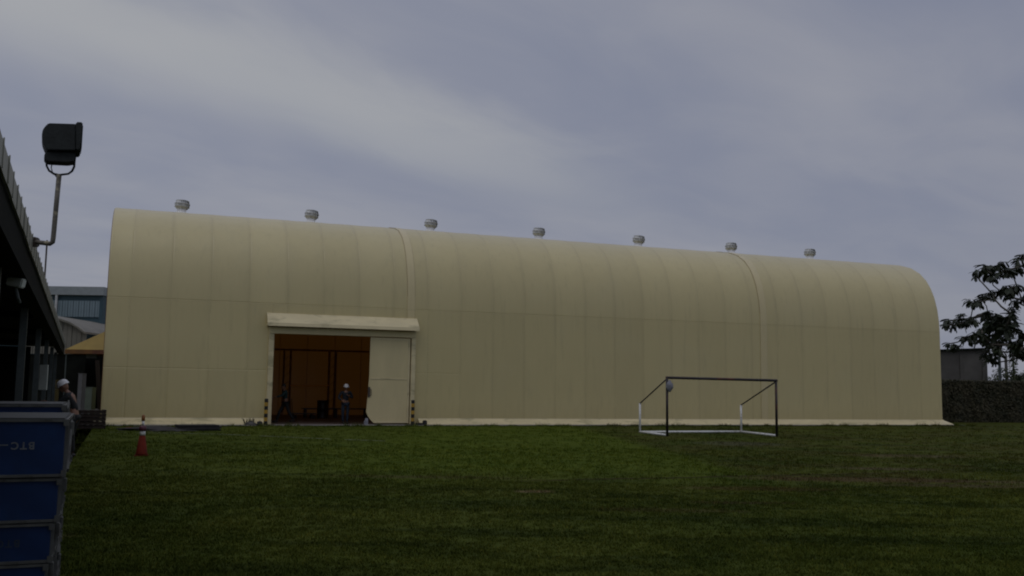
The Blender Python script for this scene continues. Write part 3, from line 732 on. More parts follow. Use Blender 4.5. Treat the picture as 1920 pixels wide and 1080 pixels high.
stand = dict(hip=(0, 0, .90), chest=(0, .0, 1.25), neck=(0, 0, 1.42), head=(0, -.02, 1.56),
             shL=(-.19, 0, 1.36), elL=(-.31, .02, 1.10), wrL=(-.19, -.14, 1.00), shR=(.19, 0, 1.36), elR=(.31, .02, 1.10), wrR=(.07, -.20, 1.20),
             hpL=(-.095, 0, .84), knL=(-.12, -.05, .48), anL=(-.09, 0, .08), hpR=(.095, 0, .84), knR=(.10, -.02, .48), anR=(.085, -.01, .08))
p = hp(9.69, .75, .03)
person('man in a white hard hat and navy jacket standing in the doorway', p, HRZ+.05, stand, M['navy'], M['jeans'])
walk = dict(hip=(0, 0, .90), chest=(0, -.05, 1.24), neck=(0, -.08, 1.40), head=(.0, -.11, 1.55),
            shL=(-.19, -.05, 1.34), elL=(-.25, .12, 1.10), wrL=(-.24, .05, .88), shR=(.19, -.05, 1.34), elR=(.25, -.26, 1.16), wrR=(.20, -.48, 1.10),
            hpL=(-.09, 0, .84), knL=(-.10, -.20, .50), anL=(-.09, -.34, .09), hpR=(.09, 0, .84), knR=(.10, .12, .47), anR=(.09, .36, .12), look=(0, -1, -.1))
p = hp(7.30, 1.9, .03)
person('dark clothed bareheaded person striding just inside the doorway by its left jamb', p, HRZ-PI/2+.15, walk, M['teal_cloth'], M['dark_cloth'], helmet=False)
lean = dict(hip=(0, -.02, .93), chest=(0, -.14, 1.26), neck=(0, -.22, 1.41), head=(.0, -.29, 1.53),
            shL=(-.19, -.16, 1.33), elL=(-.22, -.34, 1.12), wrL=(-.14, -.56, 1.14), shR=(.19, -.16, 1.33), elR=(.22, -.34, 1.14), wrR=(.14, -.56, 1.18),
            hpL=(-.10, -.02, .87), knL=(-.10, -.10, .48), anL=(-.10, -.05, .09), hpR=(.10, -.02, .87), knR=(.11, -.12, .48), anR=(.10, -.10, .09), look=(0, -1, -.35))
q = at(128, 726, 21.0)
# facing left; the local head offset is (0,-.37)
p = Vector((q.x+.21, q.y, .0)); 
person('worker in a white hard hat and dark clothes bending forward behind the crates', p, -PI/2+.2, lean, M['dark_cloth'], M['dark_cloth'])

# ------------------------------------------------------------------ goal
gl = thing('football_goal', 'small metal football goal without net, black front frame and white base', 'goal', gnd(1251, 818))
go = gl.location.copy()
FL = gnd(1251, 818); FR = gnd(1456.5, 819); BL = gnd(1200, 812); BR = gnd(1390, 811.5)
up = lambda p, z: Vector((p.x, p.y, z))-go
gr = .048
def gp(name, pts, r, m): return obj(name, mktube(pts, r, 10), M[m], gl, True)
gp('post', [up(FL, 0), up(FL, 2.10)], gr, 'rusty'); gp('post', [up(FR, 0), up(FR, 2.06)], gr, 'rusty')
gp('crossbar', [up(FL, 2.10)+Vector((-.04, 0, 0)), up(FR, 2.06)+Vector((.04, 0, 0))], gr*1.03, 'rusty')
gp('brace', [up(FL, 2.06), up(BL, 1.13)], .026, 'black'); gp('brace', [up(FR, 2.02), up(BR, 1.10)], .026, 'black')
gp('back_post', [up(BL, 0), up(BL, 1.14)], .040, 'white'); gp('back_post', [up(BR, 0), up(BR, 1.11)], .040, 'white')
gp('base_rail', [up(BL, .045), up(BR, .045)], .042, 'white'); gp('base_rail', [up(BL, .044), up(FL, .044)], .043, 'white'); gp('base_rail', [up(BR, .044), up(FR, .044)], .043, 'white')
bm = bmesh.new(); bmesh.ops.create_icosphere(bm, subdivisions=4, radius=1)
for v in bm.verts:
    n_ = noise.noise(v.co*2.3)*.16+noise.noise(v.co*6)*.08; z = v.co.z
    k = (1+n_)*(1 if z < .2 else 1-.62*((z-.2)/.8)**1.2)
    v.co = Vector((v.co.x*.125*k*(1 if z > -.3 else 1-.5*(-.3-z)), v.co.y*.12*k, z*.225))
bmesh.ops.translate(bm, vec=up(FL, 1.80)+Vector((.07, -.13, 0)), verts=bm.verts)
o = obj('hanging_bag', bm, M['grey_cloth'], None, True); o.location = go; tag(o, 'grey bundled cloth bag tied at the top left corner of the goal', 'bag')
# ------------------------------------------------------------------ bollards
def bollard(p, label):
    t = thing('bollard', label, 'bollard', p, HRZ, 'striped bollards beside the doorway')
    h = 1.06; k = 7; r = .075
    for i in range(k):
        z0, z1 = h*i/k, h*(i+1)/k
        bm = bmesh.new(); lathe(bm, [(r, z0+.001), (r, z1-.001)] if i < k-1 else [(r, z0+.001), (r, z1-.03), (r*.8, z1-.003), (r*.3, z1)], 20); obj('black_band' if i % 2 == 0 else 'yellow_band', bm, M['black'] if i % 2 == 0 else M['yellow'], t)
    obj('foot_plate', mk((-.11, -.11, 0), (.11, .11, .012)), M['steel'], t)
    return t
s1, _ = hloc(498, 790, -.62); s2, _ = hloc(773.5, 790, -.62)
bollard(hp(s1, -.62, .03), 'black and yellow bollard on the left side of the doorway')
bollard(hp(s2, -.62, .03), 'black and yellow bollard on the right side of the doorway')

# ------------------------------------------------------------------ traffic cone
t = thing('traffic_cone', 'dirty red traffic cone with a white collar standing on the lawn', 'cone', gnd(265, 855), .3)
obj('base', mk((-.15, -.15, 0), (.15, .15, .03), bev=.01), M['red'], t)
obj('cone_body', mklathe([(.135, .031), (.125, .06), (.062, .46)], 24), M['red'], t, True)
obj('white_band', mklathe([(.066, .4605), (.060, .56)], 24), M['white'], t, True)
obj('maroon_band', mklathe([(.078, .5605), (.080, .62), (.070, .66), (.04, .675)], 24), M['maroon'], t, True)
obj('white_neck', mklathe([(.030, .676), (.028, .78)], 18), M['white'], t, True)
obj('tip', mklathe([(.036, .7805), (.040, .84), (.032, .90), (.012, .92)], 18), M['orange'], t, True)

# ------------------------------------------------------------------ things lying in front of the hangar
def lump(sx, sy, sz, seed, flat=.6, sub=4):
    bm = bmesh.new(); bmesh.ops.create_icosphere(bm, subdivisions=sub, radius=1)
    for v in bm.verts:
        n_ = noise.noise(v.co*1.8+Vector((seed, 0, 0)))*.35 + noise.noise(v.co*5+Vector((0, seed, 0)))*.15
        c = v.co*(1+n_); v.co = Vector((c.x*sx, c.y*sy, max(c.z*sz, -.01)*1.0))
    return bm
t = thing('mat_stack', 'low stack of dark rubber mats on the grass left of the doorway', 'mats', hp(3.35, -4.75), HRZ+.12)
for i in range(4):
    bm = bmesh.new(); dx = random.uniform(-.06, .06); box(bm, (-.72+dx, -.45+random.uniform(-.05, .05), i*.052), (.72+dx+random.uniform(-.08, .05), .45, i*.052+.046))
    bmesh.ops.bevel(bm, geom=bm.edges[:], offset=.01, segments=1, affect='EDGES'); obj('mat', bm, M['rubber'], t)
b = lump(1.15, .55, .13, 3.1); o = obj('tarpaulin', b, M['rubber'], None, True); o.location = hp(1.75, -4.6); o.rotation_euler = (0, 0, HRZ); tag(o, 'flat dark crumpled tarpaulin on the ground at the hangar corner', 'tarpaulin')
b = lump(.75, .4, .07, 8.2); o = obj('tarpaulin', b, M['rubber'], None, True); o.location = hp(2.55, -5.3); o.rotation_euler = (0, 0, HRZ+.2); tag(o, 'small flat piece of dark tarpaulin between the cone and the mats', 'tarpaulin')
b = lump(.20, .12, .10, 5.5, sub=3); o = obj('rag', b, M['red'], None, True); o.location = gnd(243, 806); tag(o, 'small dull red rag left of the traffic cone', 'rag')
# plant and stones by the left bollard
t = thing('weed', 'scraggy weed with thin stems by the left bollard', 'plant', hp(5.55, -.72, .03))
bm = bmesh.new()
for i in range(34):
    a = random.uniform(0, 2*PI); r = random.uniform(.03, .30); h = random.uniform(.10, .34)
    p0 = Vector((random.uniform(-.22, .2), random.uniform(-.05, .05), 0)); p1 = p0+Vector((math.cos(a)*r*.4, math.sin(a)*r*.4, h*.7)); p2 = p0+Vector((math.cos(a)*r, math.sin(a)*r, h))
    sd_ = Vector((-math.sin(a), math.cos(a), 0))*.014
    v_ = [bm.verts.new(q) for q in (p0-sd_, p0+sd_, p1+sd_, p1-sd_, p2)]; bm.faces.new(v_[:4]); bm.faces.new((v_[3], v_[2], v_[4]))
obj('leaves', bm, M['hedge'], t)
b = lump(.26, .16, .14, 1.2, sub=3); o = obj('rubble', b, M['grey_wall'], None, True); o.location = hp(5.62, -.78, .03); tag(o, 'grey stone at the foot of the weed by the left bollard', 'stone')
b = lump(.13, .12, .17, 2.2, sub=3); o = obj('boot', b, M['rubber'], None, True); o.location = hp(5.93, -.95, .03); tag(o, 'dark lump touching the left bollard', 'rubble')
t = thing('door_stop', 'dark metal door stop lying right of the right bollard', 'door stop', hp(12.65, -.72, .03), HRZ)
obj('bar', mk((-.20, -.05, 0), (.10, .05, .09), bev=.01), M['rubber'], t); obj('block', mk((.102, -.09, 0), (.27, .09, .20), bev=.03), M['rubber'], t)
b = lump(.10, .08, .26, 6.2, sub=3); o = obj('sandbag', b, M['grey_cloth'], None, True); o.location = hp(ls0-.06, -.25, .03); tag(o, 'small grey sack against the lower corner of the sliding door', 'sack')
# chalk line
bm = bmesh.new(); pts = [gnd(206, 811), gnd(300, 812.5), gnd(420, 815), gnd(520, 819.5), gnd(620, 824), gnd(732, 828)]
pl = []
for i in range(len(pts)-1):
    for k in range(12): pl.append(pts[i].lerp(pts[i+1], k/12))
for i in range(len(pl)-1):
    if noise.noise(Vector((i*.35, 3.3, 0))) < -.22: continue
    a, b_ = pl[i], pl[i+1]; d = (b_-a).normalized(); s_ = Vector((-d.y, d.x, 0)); w1, w2 = [.042+.03*noise.noise(Vector((j*.9, 0, 7))) for j in (i, i+1)]
    v_ = [bm.verts.new((q.x, q.y, .016)) for q in (a-s_*w1, b_-s_*w2, b_+s_*w2, a+s_*w1)]; bm.faces.new(v_)
o = obj('chalk_line', bm, mat('worn chalk', (.19, .20, .15), .9, var=.4, vscale=2.5)); kind(o, 'structure')

# ------------------------------------------------------------------ inside the hangar
t = thing('workbench', 'long dark workbench against the far wall inside the hangar', 'bench', hp(10.8, 9.0, .03), HRZ)
obj('top', mk((-1.7, -.35, .42), (1.7, .35, .48)), M['black'], t)
for x in (-1.6, -.05, 1.5):
    for y in (-.3, .22): obj('leg', mk((x, y, 0), (x+.08, y+.08, .418)), M['black'], t)
t = thing('drum', 'dark drum standing left of the workbench inside the hangar', 'drum', hp(9.95, 8.0, .03), HRZ)
obj('shell', mklathe([(.28, 0), (.29, .02), (.28, .04), (.28, .44), (.295, .46), (.28, .48), (.28, .86), (.295, .88), (.27, .89)], 24), M['black'], t, True)
obj('rim', mklathe([(.18, .892), (.18, .90)], 20), M['steel'], t)
t = thing('handcart', 'low dark handcart on the floor in the middle of the hangar doorway view', 'cart', hp(8.9, 7.4, .03), HRZ)
obj('deck', mk((-.6, -.35, .22), (.6, .35, .27)), M['black'], t)
obj('handle', mktube([(-.55, -.3, .27), (-.62, -.3, .95), (-.62, .3, .95), (-.55, .3, .27)], .018), M['black'], t)
for x in (-.45, .45):
    for y in (-.3, .3):
        bm = bmesh.new(); lathe(bm, [(.10, -.02), (.10, .02)], 16); bmesh.ops.rotate(bm, verts=bm.verts, matrix=Matrix.Rotation(PI/2, 3, 'X')); bmesh.ops.translate(bm, vec=(x, y, .10), verts=bm.verts); obj('wheel', bm, M['rubber'], t)
a, b_ = hp(8.98, WD-1.05, 1.63), hp(11.1, WD-1.05, 1.67)
tag(obj('barrier_tape', (lambda: (lambda bm: (tube(bm, [a, a.lerp(b_, .5)-Vector((0, 0, .02)), b_], .022, 6), bm)[1])(bmesh.new()))(), M['tape']), 'orange barrier tape stretched between the inner columns of the hangar', 'tape')

# ------------------------------------------------------------------ background left
bY = 68
def P3(x, y, Y): return at(x, y, Y)
A1 = P3(60, 528, bY); B1 = P3(191, 540, bY)
t = thing('teal_building', 'flat roofed dark teal building with a pale window band, far left', 'building', (A1.x, bY, 0))
Wb = 5.4+(-29.2-A1.x-5.4)
xr = -29.15-A1.x; zt = 8.45
obj('wall', mk((-14, .3, 0), (xr, 18, zt-.62)), M['teal'], t)
obj('roof_fascia', mk((-14.2, 0, zt-.60), (xr+.1, 18.2, zt)), M['teal_roof'], t)
z0 = P3(150, 595, bY).z; z1 = P3(150, 562, bY).z
win_x0 = P3(104, 580, bY).x-A1.x; win_x1 = P3(186, 580, bY).x-A1.x
nW = 8
for k in range(-8, nW):
    w_ = (win_x1-win_x0)/nW; x0 = win_x0+k*w_
    f = obj('window', mk((x0+.005, .22, z0), (x0+w_-.005, .299, z1)), M['teal'], t)
    for j in range(2): obj('pane', mk((x0+.02+j*(w_-.02)/2, .19, z0+.05), (x0+.0+(j+1)*(w_-.02)/2, .219, z1-.05)), M['teal_window'], f)
q = P3(104, 570, bY); obj('downpipe', mktube([(q.x-A1.x, .1, z1-.1+.9), (q.x-A1.x, .1, z0+.3)], .09, 8), M['cap'], t)
obj('corner_trim', mk((xr-.22, .18, 3), (xr+.02, .298, zt-.62)), M['teal'], t)
# vaulted grey roofed building
gY = 60
arc = [P3(162, 626, gY), P3(150, 617, gY), P3(135, 608, gY), P3(118, 602, gY), P3(100, 597, gY), P3(70, 590, gY), P3(30, 588, gY)]
t = thing('vaulted_shed', 'grey corrugated vaulted shed end behind the yellow tent', 'shed', (arc[0].x, gY, 0))
zb = P3(150, 641, gY).z
xs = [(p.x-arc[0].x, p.z) for p in arc]
bm = bmesh.new(); prism(bm, [(x, z+.12) for x, z in xs] + [(x, z) for x, z in xs[::-1]], -.3, 9); bmesh.ops.recalc_face_normals(bm, faces=bm.faces[:]); obj('roof', bm, M['grey_sheet'], t)
def zat(x):
    for (xa, za), (xb, zb_) in zip(xs[:-1], xs[1:]):
        if xb <= x <= xa: return za+(zb_-za)*(x-xa)/(xb-xa)
    return xs[-1][1]
x = -.02
while x > xs[-1][0]+.4:
    x1 = x-.30; bm = bmesh.new(); prism(bm, [(x, 3.4), (x, zat(x)-.003), (x1+.03, zat(x1+.03)-.003), (x1+.03, 3.4)], 0 if int(-x/.3) % 2 else .03, .08); bmesh.ops.recalc_face_normals(bm, faces=bm.faces[:]); obj('cladding_sheet', bm, M['grey_sheet'], t); x = x1
obj('dark_front', mk((xs[-1][0]+.4, .1, 0), (0, 9, 3.38)), M['shed_dark'], t)  # near-black block in place of the open, shaded lower front
o = obj('yard_wall', mk((-31, 63, 0), (-17, 63.4, 4.3)), M['shed_dark']); tag(o, 'dark wall behind the yellow tent', 'wall')
# tent
tY = 56.0
tp = P3(122, 655, tY); zE = tp.z; xL = tp.x; xR = xL+8.2
t = thing('tent', 'yellow pyramid tent with orange brown valance left of the hangar', 'tent', ((xL+xR)/2, tY+3, 0))
hx = (xR-xL)/2; zp = zE+ (P3(193, 620, tY).z-zE)*hx/(P3(193, 620, tY).x-xL)*1.0
bm = bmesh.new(); c_ = [bm.verts.new(q) for q in ((-hx, -3, zE), (hx, -3, zE), (hx, 3, zE), (-hx, 3, zE))]; ap = bm.verts.new((0, -2.2, zp)); ap2 = bm.verts.new((0, 2.2, zp))
bm.faces.new((c_[0], c_[1], ap)); bm.faces.new((c_[1], c_[2], ap2, ap)); bm.faces.new((c_[2], c_[3], ap2)); bm.faces.new((c_[3], c_[0], ap, ap2))
obj('canopy', bm, M['tent'], t)
zv = zE-.24
obj('valance', mk((-hx, -3.02, zv), (-hx+1.6, -2.99, zE-.002)), M['valance'], t); obj('valance', mk((-hx+1.602, -3.02, zv), (hx, -2.99, zE-.002)), M['valance_red'], t)
obj('valance', mk((-hx-.01, -2.985, zv), (-hx+.02, 3, zE-.002)), M['valance'], t)
for x, y in ((-hx+.05, -2.9), (hx-.05, -2.9), (-hx+.05, 2.9), (hx-.05, 2.9)): obj('leg', mktube([(x, y, 0), (x, y, zE-.003)], .04), M['post'], t)
# clutter under and before the tent
def carton(x0, y0, x1, y1, Y, label, m='carton', name='carton', cat='box'):
    a = at(x0, y1, Y); b = at(x1, y0, Y); z0 = max(0, a.z)
    t = thing(name, label, cat, ((a.x+b.x)/2, Y, 0), .1)
    w = (b.x-a.x)/2
    obj('box', mk((-w, 0, 0), (w, .6, b.z-.03), bev=.01), M[m], t); obj('lid', mk((-w-.01, -.01, b.z-.029), (w+.01, .61, b.z)), M[m], t)
    return t
carton(144, 700, 155, 755, 50, 'tall narrow grey cabinet under the yellow tent', name='cabinet', cat='cabinet')
carton(159, 726, 173, 755, 47, 'grey green covered box right of the grey cabinet', 'green_cloth')
carton(100, 712, 102.5, 750, 44, 'thin yellowish upright board behind the shed columns', 'wood_pale', 'board', 'board')
tag(obj('hanging_sheet', mk((-.33, 0, -.22), (.30, .03, .2), Matrix.Translation(at(172, 665, 57.5))), M['carton']), 'small pale sheet hanging under the tent roof', 'sheet')
t = thing('pallet_stack', 'stack of dark brown pallets on the yard just right of the worker', 'pallets', (-15.05, 34.6, .012), .45)
for k in range(5):
    z = k*.135
    for y in (-.45, -.02, .41): obj('bearer', mk((-.55, y, z), (.55, y+.09, z+.09)), M['wood'], t)
    for j in range(6): obj('slat', mk((-.55+j*.2, -.47, z+.092), (-.45+j*.2+random.uniform(-.01, .01), .52, z+.112+random.uniform(-.003, .003))), M['wood'], t)
t = thing('leaning_boards', 'long dark boards leaning near the hangar left corner', 'boards', (-15.9, 38.9, .012), .3)
for k in range(5): obj('board', mk((-.08, 0, 0), (.08, .03, 2.3+.35*random.random()), Matrix.Translation((-.5+k*.21, .1*k, 0)) @ Matrix.Rotation(-.10+.03*k, 4, 'Y')), M['wood'], t)
# ------------------------------------------------------------------ background right
gY = 75
a = P3(1700, 660, gY); b_ = P3(1850, 652, gY)
t = thing('block_building', 'stained grey windowless building beyond the hedge on the right', 'building', (b_.x, gY, 0))
w = b_.x-a.x
bm = bmesh.new(); prism(bm, [(-w, 0), (0, 0), (0, b_.z-.15), (-w, b_.z-.45)], 0, 9); bmesh.ops.recalc_face_normals(bm, faces=bm.faces[:]); obj('wall', bm, M['grey_wall'], t)
bm = bmesh.new(); prism(bm, [(-w, b_.z-.448), (.12, b_.z-.14), (.12, b_.z), (-w, b_.z-.31)], -.25, 9.2); bmesh.ops.recalc_face_normals(bm, faces=bm.faces[:]); obj('roof', bm, M['shed_roof'], t)
for k in range(5): obj('pilaster', mk((-w+.6+k*1.75, -.08, 0), (-w+.8+k*1.75, -.002, b_.z-.6)), M['grey_wall'], t)
# hedge wall
def leaf_cloud(n, fn, size, squash=1.0):
    """n small folded leaves (two triangles each) at positions and directions given by fn"""
    co = np.empty((n*4, 3), np.float32); 
    for i in range(n):
        p, d = fn(i); d = d.normalized(); s = size*random.uniform(.6, 1.35); o = d.orthogonal(); o = (Matrix.Rotation(random.uniform(0, 2*PI), 3, d) @ o).normalized(); c = d.cross(o)
        co[i*4:i*4+4] = [p-o*s*.5, p+c*s*.28+d*s*.08, p+o*s*.5, p-c*s*.28+d*s*.08]
    me = bpy.data.meshes.new('leaves'); me.vertices.add(n*4); me.vertices.foreach_set('co', co.ravel())
    me.loops.add(n*6); me.polygons.add(n*2)
    idx = np.arange(n)[:, None]*4 + np.array([0, 1, 2, 0, 2, 3])[None, :]
    me.loops.foreach_set('vertex_index', idx.ravel().astype(np.int32)); me.polygons.foreach_set('loop_start', (np.arange(n*2)*3).astype(np.int32)); me.update(calc_edges=True)
    return me
hA = P3(1690, 711, 57); hB = Vector((52, 66, 0))
t = thing('hedge', 'long flat topped dark brown green hedge right of the hangar', 'hedge', (hA.x, hA.y, 0), math.atan2(hB.y-hA.y, hB.x-hA.x))
HL = 30; HH = 2.58
obj('core', mk((0, .2, 0), (HL, 1.3, HH-.16)), M['hedge_core'], t)
def hf(i):
    x = random.uniform(0, HL*.62) if i % 4 else random.uniform(0, HL)
    if i % 5 == 0: return Vector((x, random.uniform(.05, 1.3), HH-.1+.09*noise.noise(Vector((x*1.3, 0, 0)))+random.uniform(-.08, .05))), Vector((random.gauss(0, .5), -.3, 1))
    z = random.uniform(0, HH-.05); dep = .13*noise.noise(Vector((x*.9, z*1.1, 4)))+.06*noise.noise(Vector((x*3, z*3, 1)))
    return Vector((x, .10+dep+random.uniform(-.06, .08), z)), Vector((random.gauss(0, .5), -1, random.gauss(.25, .5)))
o = link_mesh('foliage', leaf_cloud(26000, hf, .15), M['hedge'], t); kind(o, 'stuff')
# bush behind the hedge
def bush(name, label, c, r, n, size, m='bush', cat='bush'):
    t = thing(name, label, cat, (c.x, c.y, 0)); lobes = [(Vector((random.uniform(-1, 1)*r[0]*.7, random.uniform(-.6, .6)*r[1], r[2]*random.uniform(.55, .95))), random.uniform(.25, .5)) for _ in range(14)]
    def f(i):
        q, k = random.choice(lobes); d = Vector((random.gauss(0, 1), random.gauss(0, 1), random.gauss(.2, 1))).normalized()
        p = q + Vector((d.x*r[0]*k, d.y*r[1]*k, d.z*r[2]*k*.7))*random.uniform(.6, 1.05); p.z = max(.05, p.z); return p, d+Vector((0, 0, .5))
    o = link_mesh('foliage', leaf_cloud(n, f, size), M[m], t); kind(o, 'stuff')
    bm = bmesh.new()
    for q, k in lobes[:8]: tube(bm, [(q.x*.2, q.y*.2, 0), (q.x*.6, q.y*.6, q.z*.6), q], [.05, .03, .012], 6)
    obj('stems', bm, M['bark'], t)
q = P3(1912, 690, 66); bush('bush', 'dark green bush showing above the hedge under the tree', q, (2.2, 1.4, 2.9), 5000, .22)
q = P3(1960, 690, 68); bush('bush', 'dark bush behind the hedge, mostly past the right edge of the frame', q, (3.0, 1.4, 2.9), 4000, .24)
# slim sapling and pole
q = P3(1901, 700, 64)
t = thing('sapling', 'slim pale green sapling beyond the hedge, right of the utility pole', 'tree', (q.x, q.y, 0))
obj('trunk', mktube([(0, 0, 0), (.05, 0, 2.4), (0, 0, 4.6)], [.06, .045, .012], 6), M['bark'], t)
def sf(i):
    z = random.uniform(2.6, 4.7); r = .32*math.sin((z-2.5)/2.3*PI)+.03; a = random.uniform(0, 2*PI); return Vector((math.cos(a)*r*random.random(), math.sin(a)*r*random.random(), z)), Vector((math.cos(a), math.sin(a), .6))
o = link_mesh('crown', leaf_cloud(420, sf, .16), M['bush'], t); kind(o, 'stuff')
q = P3(1873, 655, 62); zt = q.z
t = thing('utility_pole', 'short grey utility pole beyond the hedge with wires to the right', 'pole', (q.x, q.y, 0))
obj('shaft', mktube([(0, 0, 0), (0, 0, zt+.5)], [.11, .08], 10), M['post'], t); obj('crossarm', mk((-.1, -.45, zt+.28), (.9, -.37, zt+.36)), M['post'], t)
bm = bmesh.new()
for dy in (0,):
    P0 = Vector((.1, -.4, zt+.4)); P1 = Vector((30, 4, zt+1.2)); tube(bm, [P0.lerp(P1, k/14)-Vector((0, 0, 1.0*4*(k/14)*(1-k/14))) for k in range(15)], .022, 5)
obj('wire', bm, M['black'], t)

# ------------------------------------------------------------------ tree at right
TB = Vector((12.35, 20.4, 0))
tr = thing('tree', 'big leaved tiered tree reaching into the frame at the right edge', 'tree', TB)
bm = bmesh.new()
tube(bm, [(0, 0, 0), (.04, .02, .5), (-.03, .0, 1.6), (.02, .05, 2.8), (0, .02, 4.2), (.05, 0, 5.6), (.02, 0, 6.6)], [.20, .165, .15, .125, .095, .06, .02], 12)
for k in range(5):
    a = k*1.26; tube(bm, [(math.cos(a)*.08, math.sin(a)*.08, .35), (math.cos(a)*.24, math.sin(a)*.24, .05), (math.cos(a)*.38, math.sin(a)*.38, -.04)], [.07, .05, .02], 6)
obj('trunk', bm, M['bark'], tr, True)
# rosettes surveyed on the photo: (x, y, radius in px)
ros = [(1832, 508, 7), (1846, 500, 9), (1858, 503, 11), (1864, 515, 9), (1872, 496, 9), (1884, 507, 12), (1896, 508, 11), (1880, 492, 6), (1908, 486, 9), (1918, 480, 9), (1912, 500, 8), (1858, 522, 8), (1830, 518, 6),
       (1819, 564, 8), (1828, 566, 9), (1838, 560, 7), (1848, 553, 8), (1858, 548, 5), (1874, 545, 9), (1886, 541, 11), (1897, 543, 10), (1908, 536, 8), (1888, 556, 6), (1905, 565, 8), (1916, 562, 9), (1864, 560, 4), (1899, 578, 7),
       (1771, 608, 7), (1782, 602, 8), (1790, 609, 8), (1801, 598, 9), (1809, 604, 10), (1820, 597, 9), (1826, 603, 7), (1800, 590, 5),
       (1848, 592, 9), (1858, 600, 12), (1870, 592, 12), (1882, 600, 13), (1893, 595, 11), (1872, 608, 13), (1886, 614, 12), (1862, 616, 11), (1900, 608, 8), (1896, 588, 7), (1852, 585, 6),
       (1806, 633, 7), (1816, 634, 9), (1828, 626, 9), (1840, 628, 10), (1850, 636, 10), (1862, 632, 11), (1872, 640, 9), (1842, 618, 8), (1888, 628, 8), (1856, 646, 8), (1836, 640, 7),
       (1776, 645, 6), (1788, 647, 7), (1798, 650, 5), (1852, 660, 9), (1862, 666, 9), (1856, 676, 8), (1868, 654, 8), (1878, 660, 6), (1866, 680, 5), (1845, 665, 6),
       (1900, 645, 8), (1912, 640, 10), (1918, 652, 10), (1905, 658, 7), (1917, 668, 7), (1918, 628, 9), (1910, 622, 7), (1894, 664, 4)]
tiers = [(4.45, 470, 530), (4.05, 530, 585), (3.55, 575, 622), (3.3, 615, 645), (3.05, 640, 700)]
centres = []
for x, y, r in ros:
    Y = 20.0+random.uniform(-.9, .9); centres.append((at(x, y, Y)-TB, r*1.85*Y/FPX))
random.seed(11)
for k in range(280):          # the rest of the crown, all round the trunk
    z = random.choice((2.6, 3.3, 3.9, 4.5, 5.1, 5.7, 6.2)); R = max(.5, 3.6-(z-2.6)*.7); a = random.uniform(-1.9, 1.9) if k % 4 else random.uniform(0, 2*PI)
    rr = R*random.uniform(.35, 1); p = Vector((math.cos(a)*rr, math.sin(a)*rr, z+random.uniform(-.12, .2)))
    q = p+TB; 
    if q.x/q.y < .545: continue
    centres.append((p, random.uniform(.12, .2)))
# twigs and boughs: join each rosette to its nearest neighbour that is closer to the trunk
bb = bmesh.new(); order = sorted(range(len(centres)), key=lambda i: Vector((centres[i][0].x, centres[i][0].y, 0)).length)
done = []
desc = {}
par = {}
for i in order:
    c = centres[i][0]; best = None; bd_ = 1e9
    for j in done:
        q = centres[j][0]; dd = (q-c).length
        if q.z > c.z+.15: dd *= 1.6
        if dd < bd_: bd_ = dd; best = j
    rt_ = Vector((0, 0, max(1.9, min(6.0, c.z-.15*Vector((c.x, c.y, 0)).length)))); 
    if best is None or (rt_-c).length < bd_*1.1: best = None
    par[i] = best; done.append(i)
wt = {i: 1 for i in order}
for i in order[::-1]:
    if par[i] is not None: wt[par[i]] += wt[i]
for i in order:
    c = centres[i][0]; r1 = .006+.0055*math.sqrt(wt[i])
    if par[i] is None: p0 = Vector((0, 0, max(1.9, min(6.0, c.z-.12*Vector((c.x, c.y, 0)).length)))); r0 = r1*1.5
    else: p0 = centres[par[i]][0]; r0 = .006+.0055*math.sqrt(wt[i])*1.05
    m_ = p0.lerp(c, .5)+Vector((random.uniform(-.04, .04), random.uniform(-.04, .04), -.04*(c-p0).length)); tube(bb, [p0, m_, c], [r0, (r0+r1)/2, r1*.8], 6)
obj('branches', bb, M['bark'], tr, True)
# leaves
def leaf_mesh():
    bm = bmesh.new(); pr = [(0, .02), (.18, .08), (.45, .16), (.72, .19), (.90, .12), (1.0, .0)]
    cen = [bm.verts.new((x, 0, -.22*x*x)) for x, w in pr]; l = [bm.verts.new((x, w, -.22*x*x+.05)) for x, w in pr[:-1]]; r = [bm.verts.new((x, -w, -.22*x*x+.05)) for x, w in pr[:-1]]
    for i in range(len(pr)-2):
        bm.faces.new((cen[i], cen[i+1], l[i+1], l[i])); bm.faces.new((cen[i], r[i], r[i+1], cen[i+1]))
    bm.faces.new((cen[-2], cen[-1], l[-1])); bm.faces.new((cen[-2], r[-1], cen[-1]))
    me = bpy.data.meshes.new('leaf'); bm.normal_update(); bm.to_mesh(me); bm.free(); return me
lm = leaf_mesh(); lm.materials.append(M['leaf'])
lv = np.array([v.co[:] for v in lm.vertices]); lpoly = [tuple(p.vertices) for p in lm.polygons]
all_v = []; all_f = []; nleaf = 0
for ci, (c, r) in enumerate(centres):
    inframe = ci < len(ros); n_l = random.randint(14, 18) if inframe else 11
    for k in range(n_l):
        a = 2*PI*k/n_l+random.uniform(-.3, .3); tilt = random.uniform(-.15, 1.0); ln = r*random.uniform(.75, 1.3)
        Mx = Matrix.Translation(c+Vector((random.uniform(-.3, .3), random.uniform(-.3, .3), random.uniform(-.2, .25)))*r) @ Matrix.Rotation(a, 4, 'Z') @ Matrix.Rotation(tilt, 4, 'Y') @ Matrix.Rotation(random.uniform(-.5, .5), 4, 'X') @ Matrix.Diagonal((ln, ln*random.uniform(.8, 1.1), ln, 1))
        if inframe and k < 4 and nleaf < 290:
            o = link_mesh('leaf', lm, None, tr); o.matrix_local = Mx; nleaf += 1
        else:
            b0 = len(all_v)
            for v_ in lv: all_v.append((Mx @ Vector(v_))[:])
            for f_ in lpoly: all_f.append(tuple(b0+j for j in f_))
me = bpy.data.meshes.new('foliage'); me.from_pydata(all_v, [], all_f); o = link_mesh('foliage', me, M['leaf'], tr); kind(o, 'stuff')

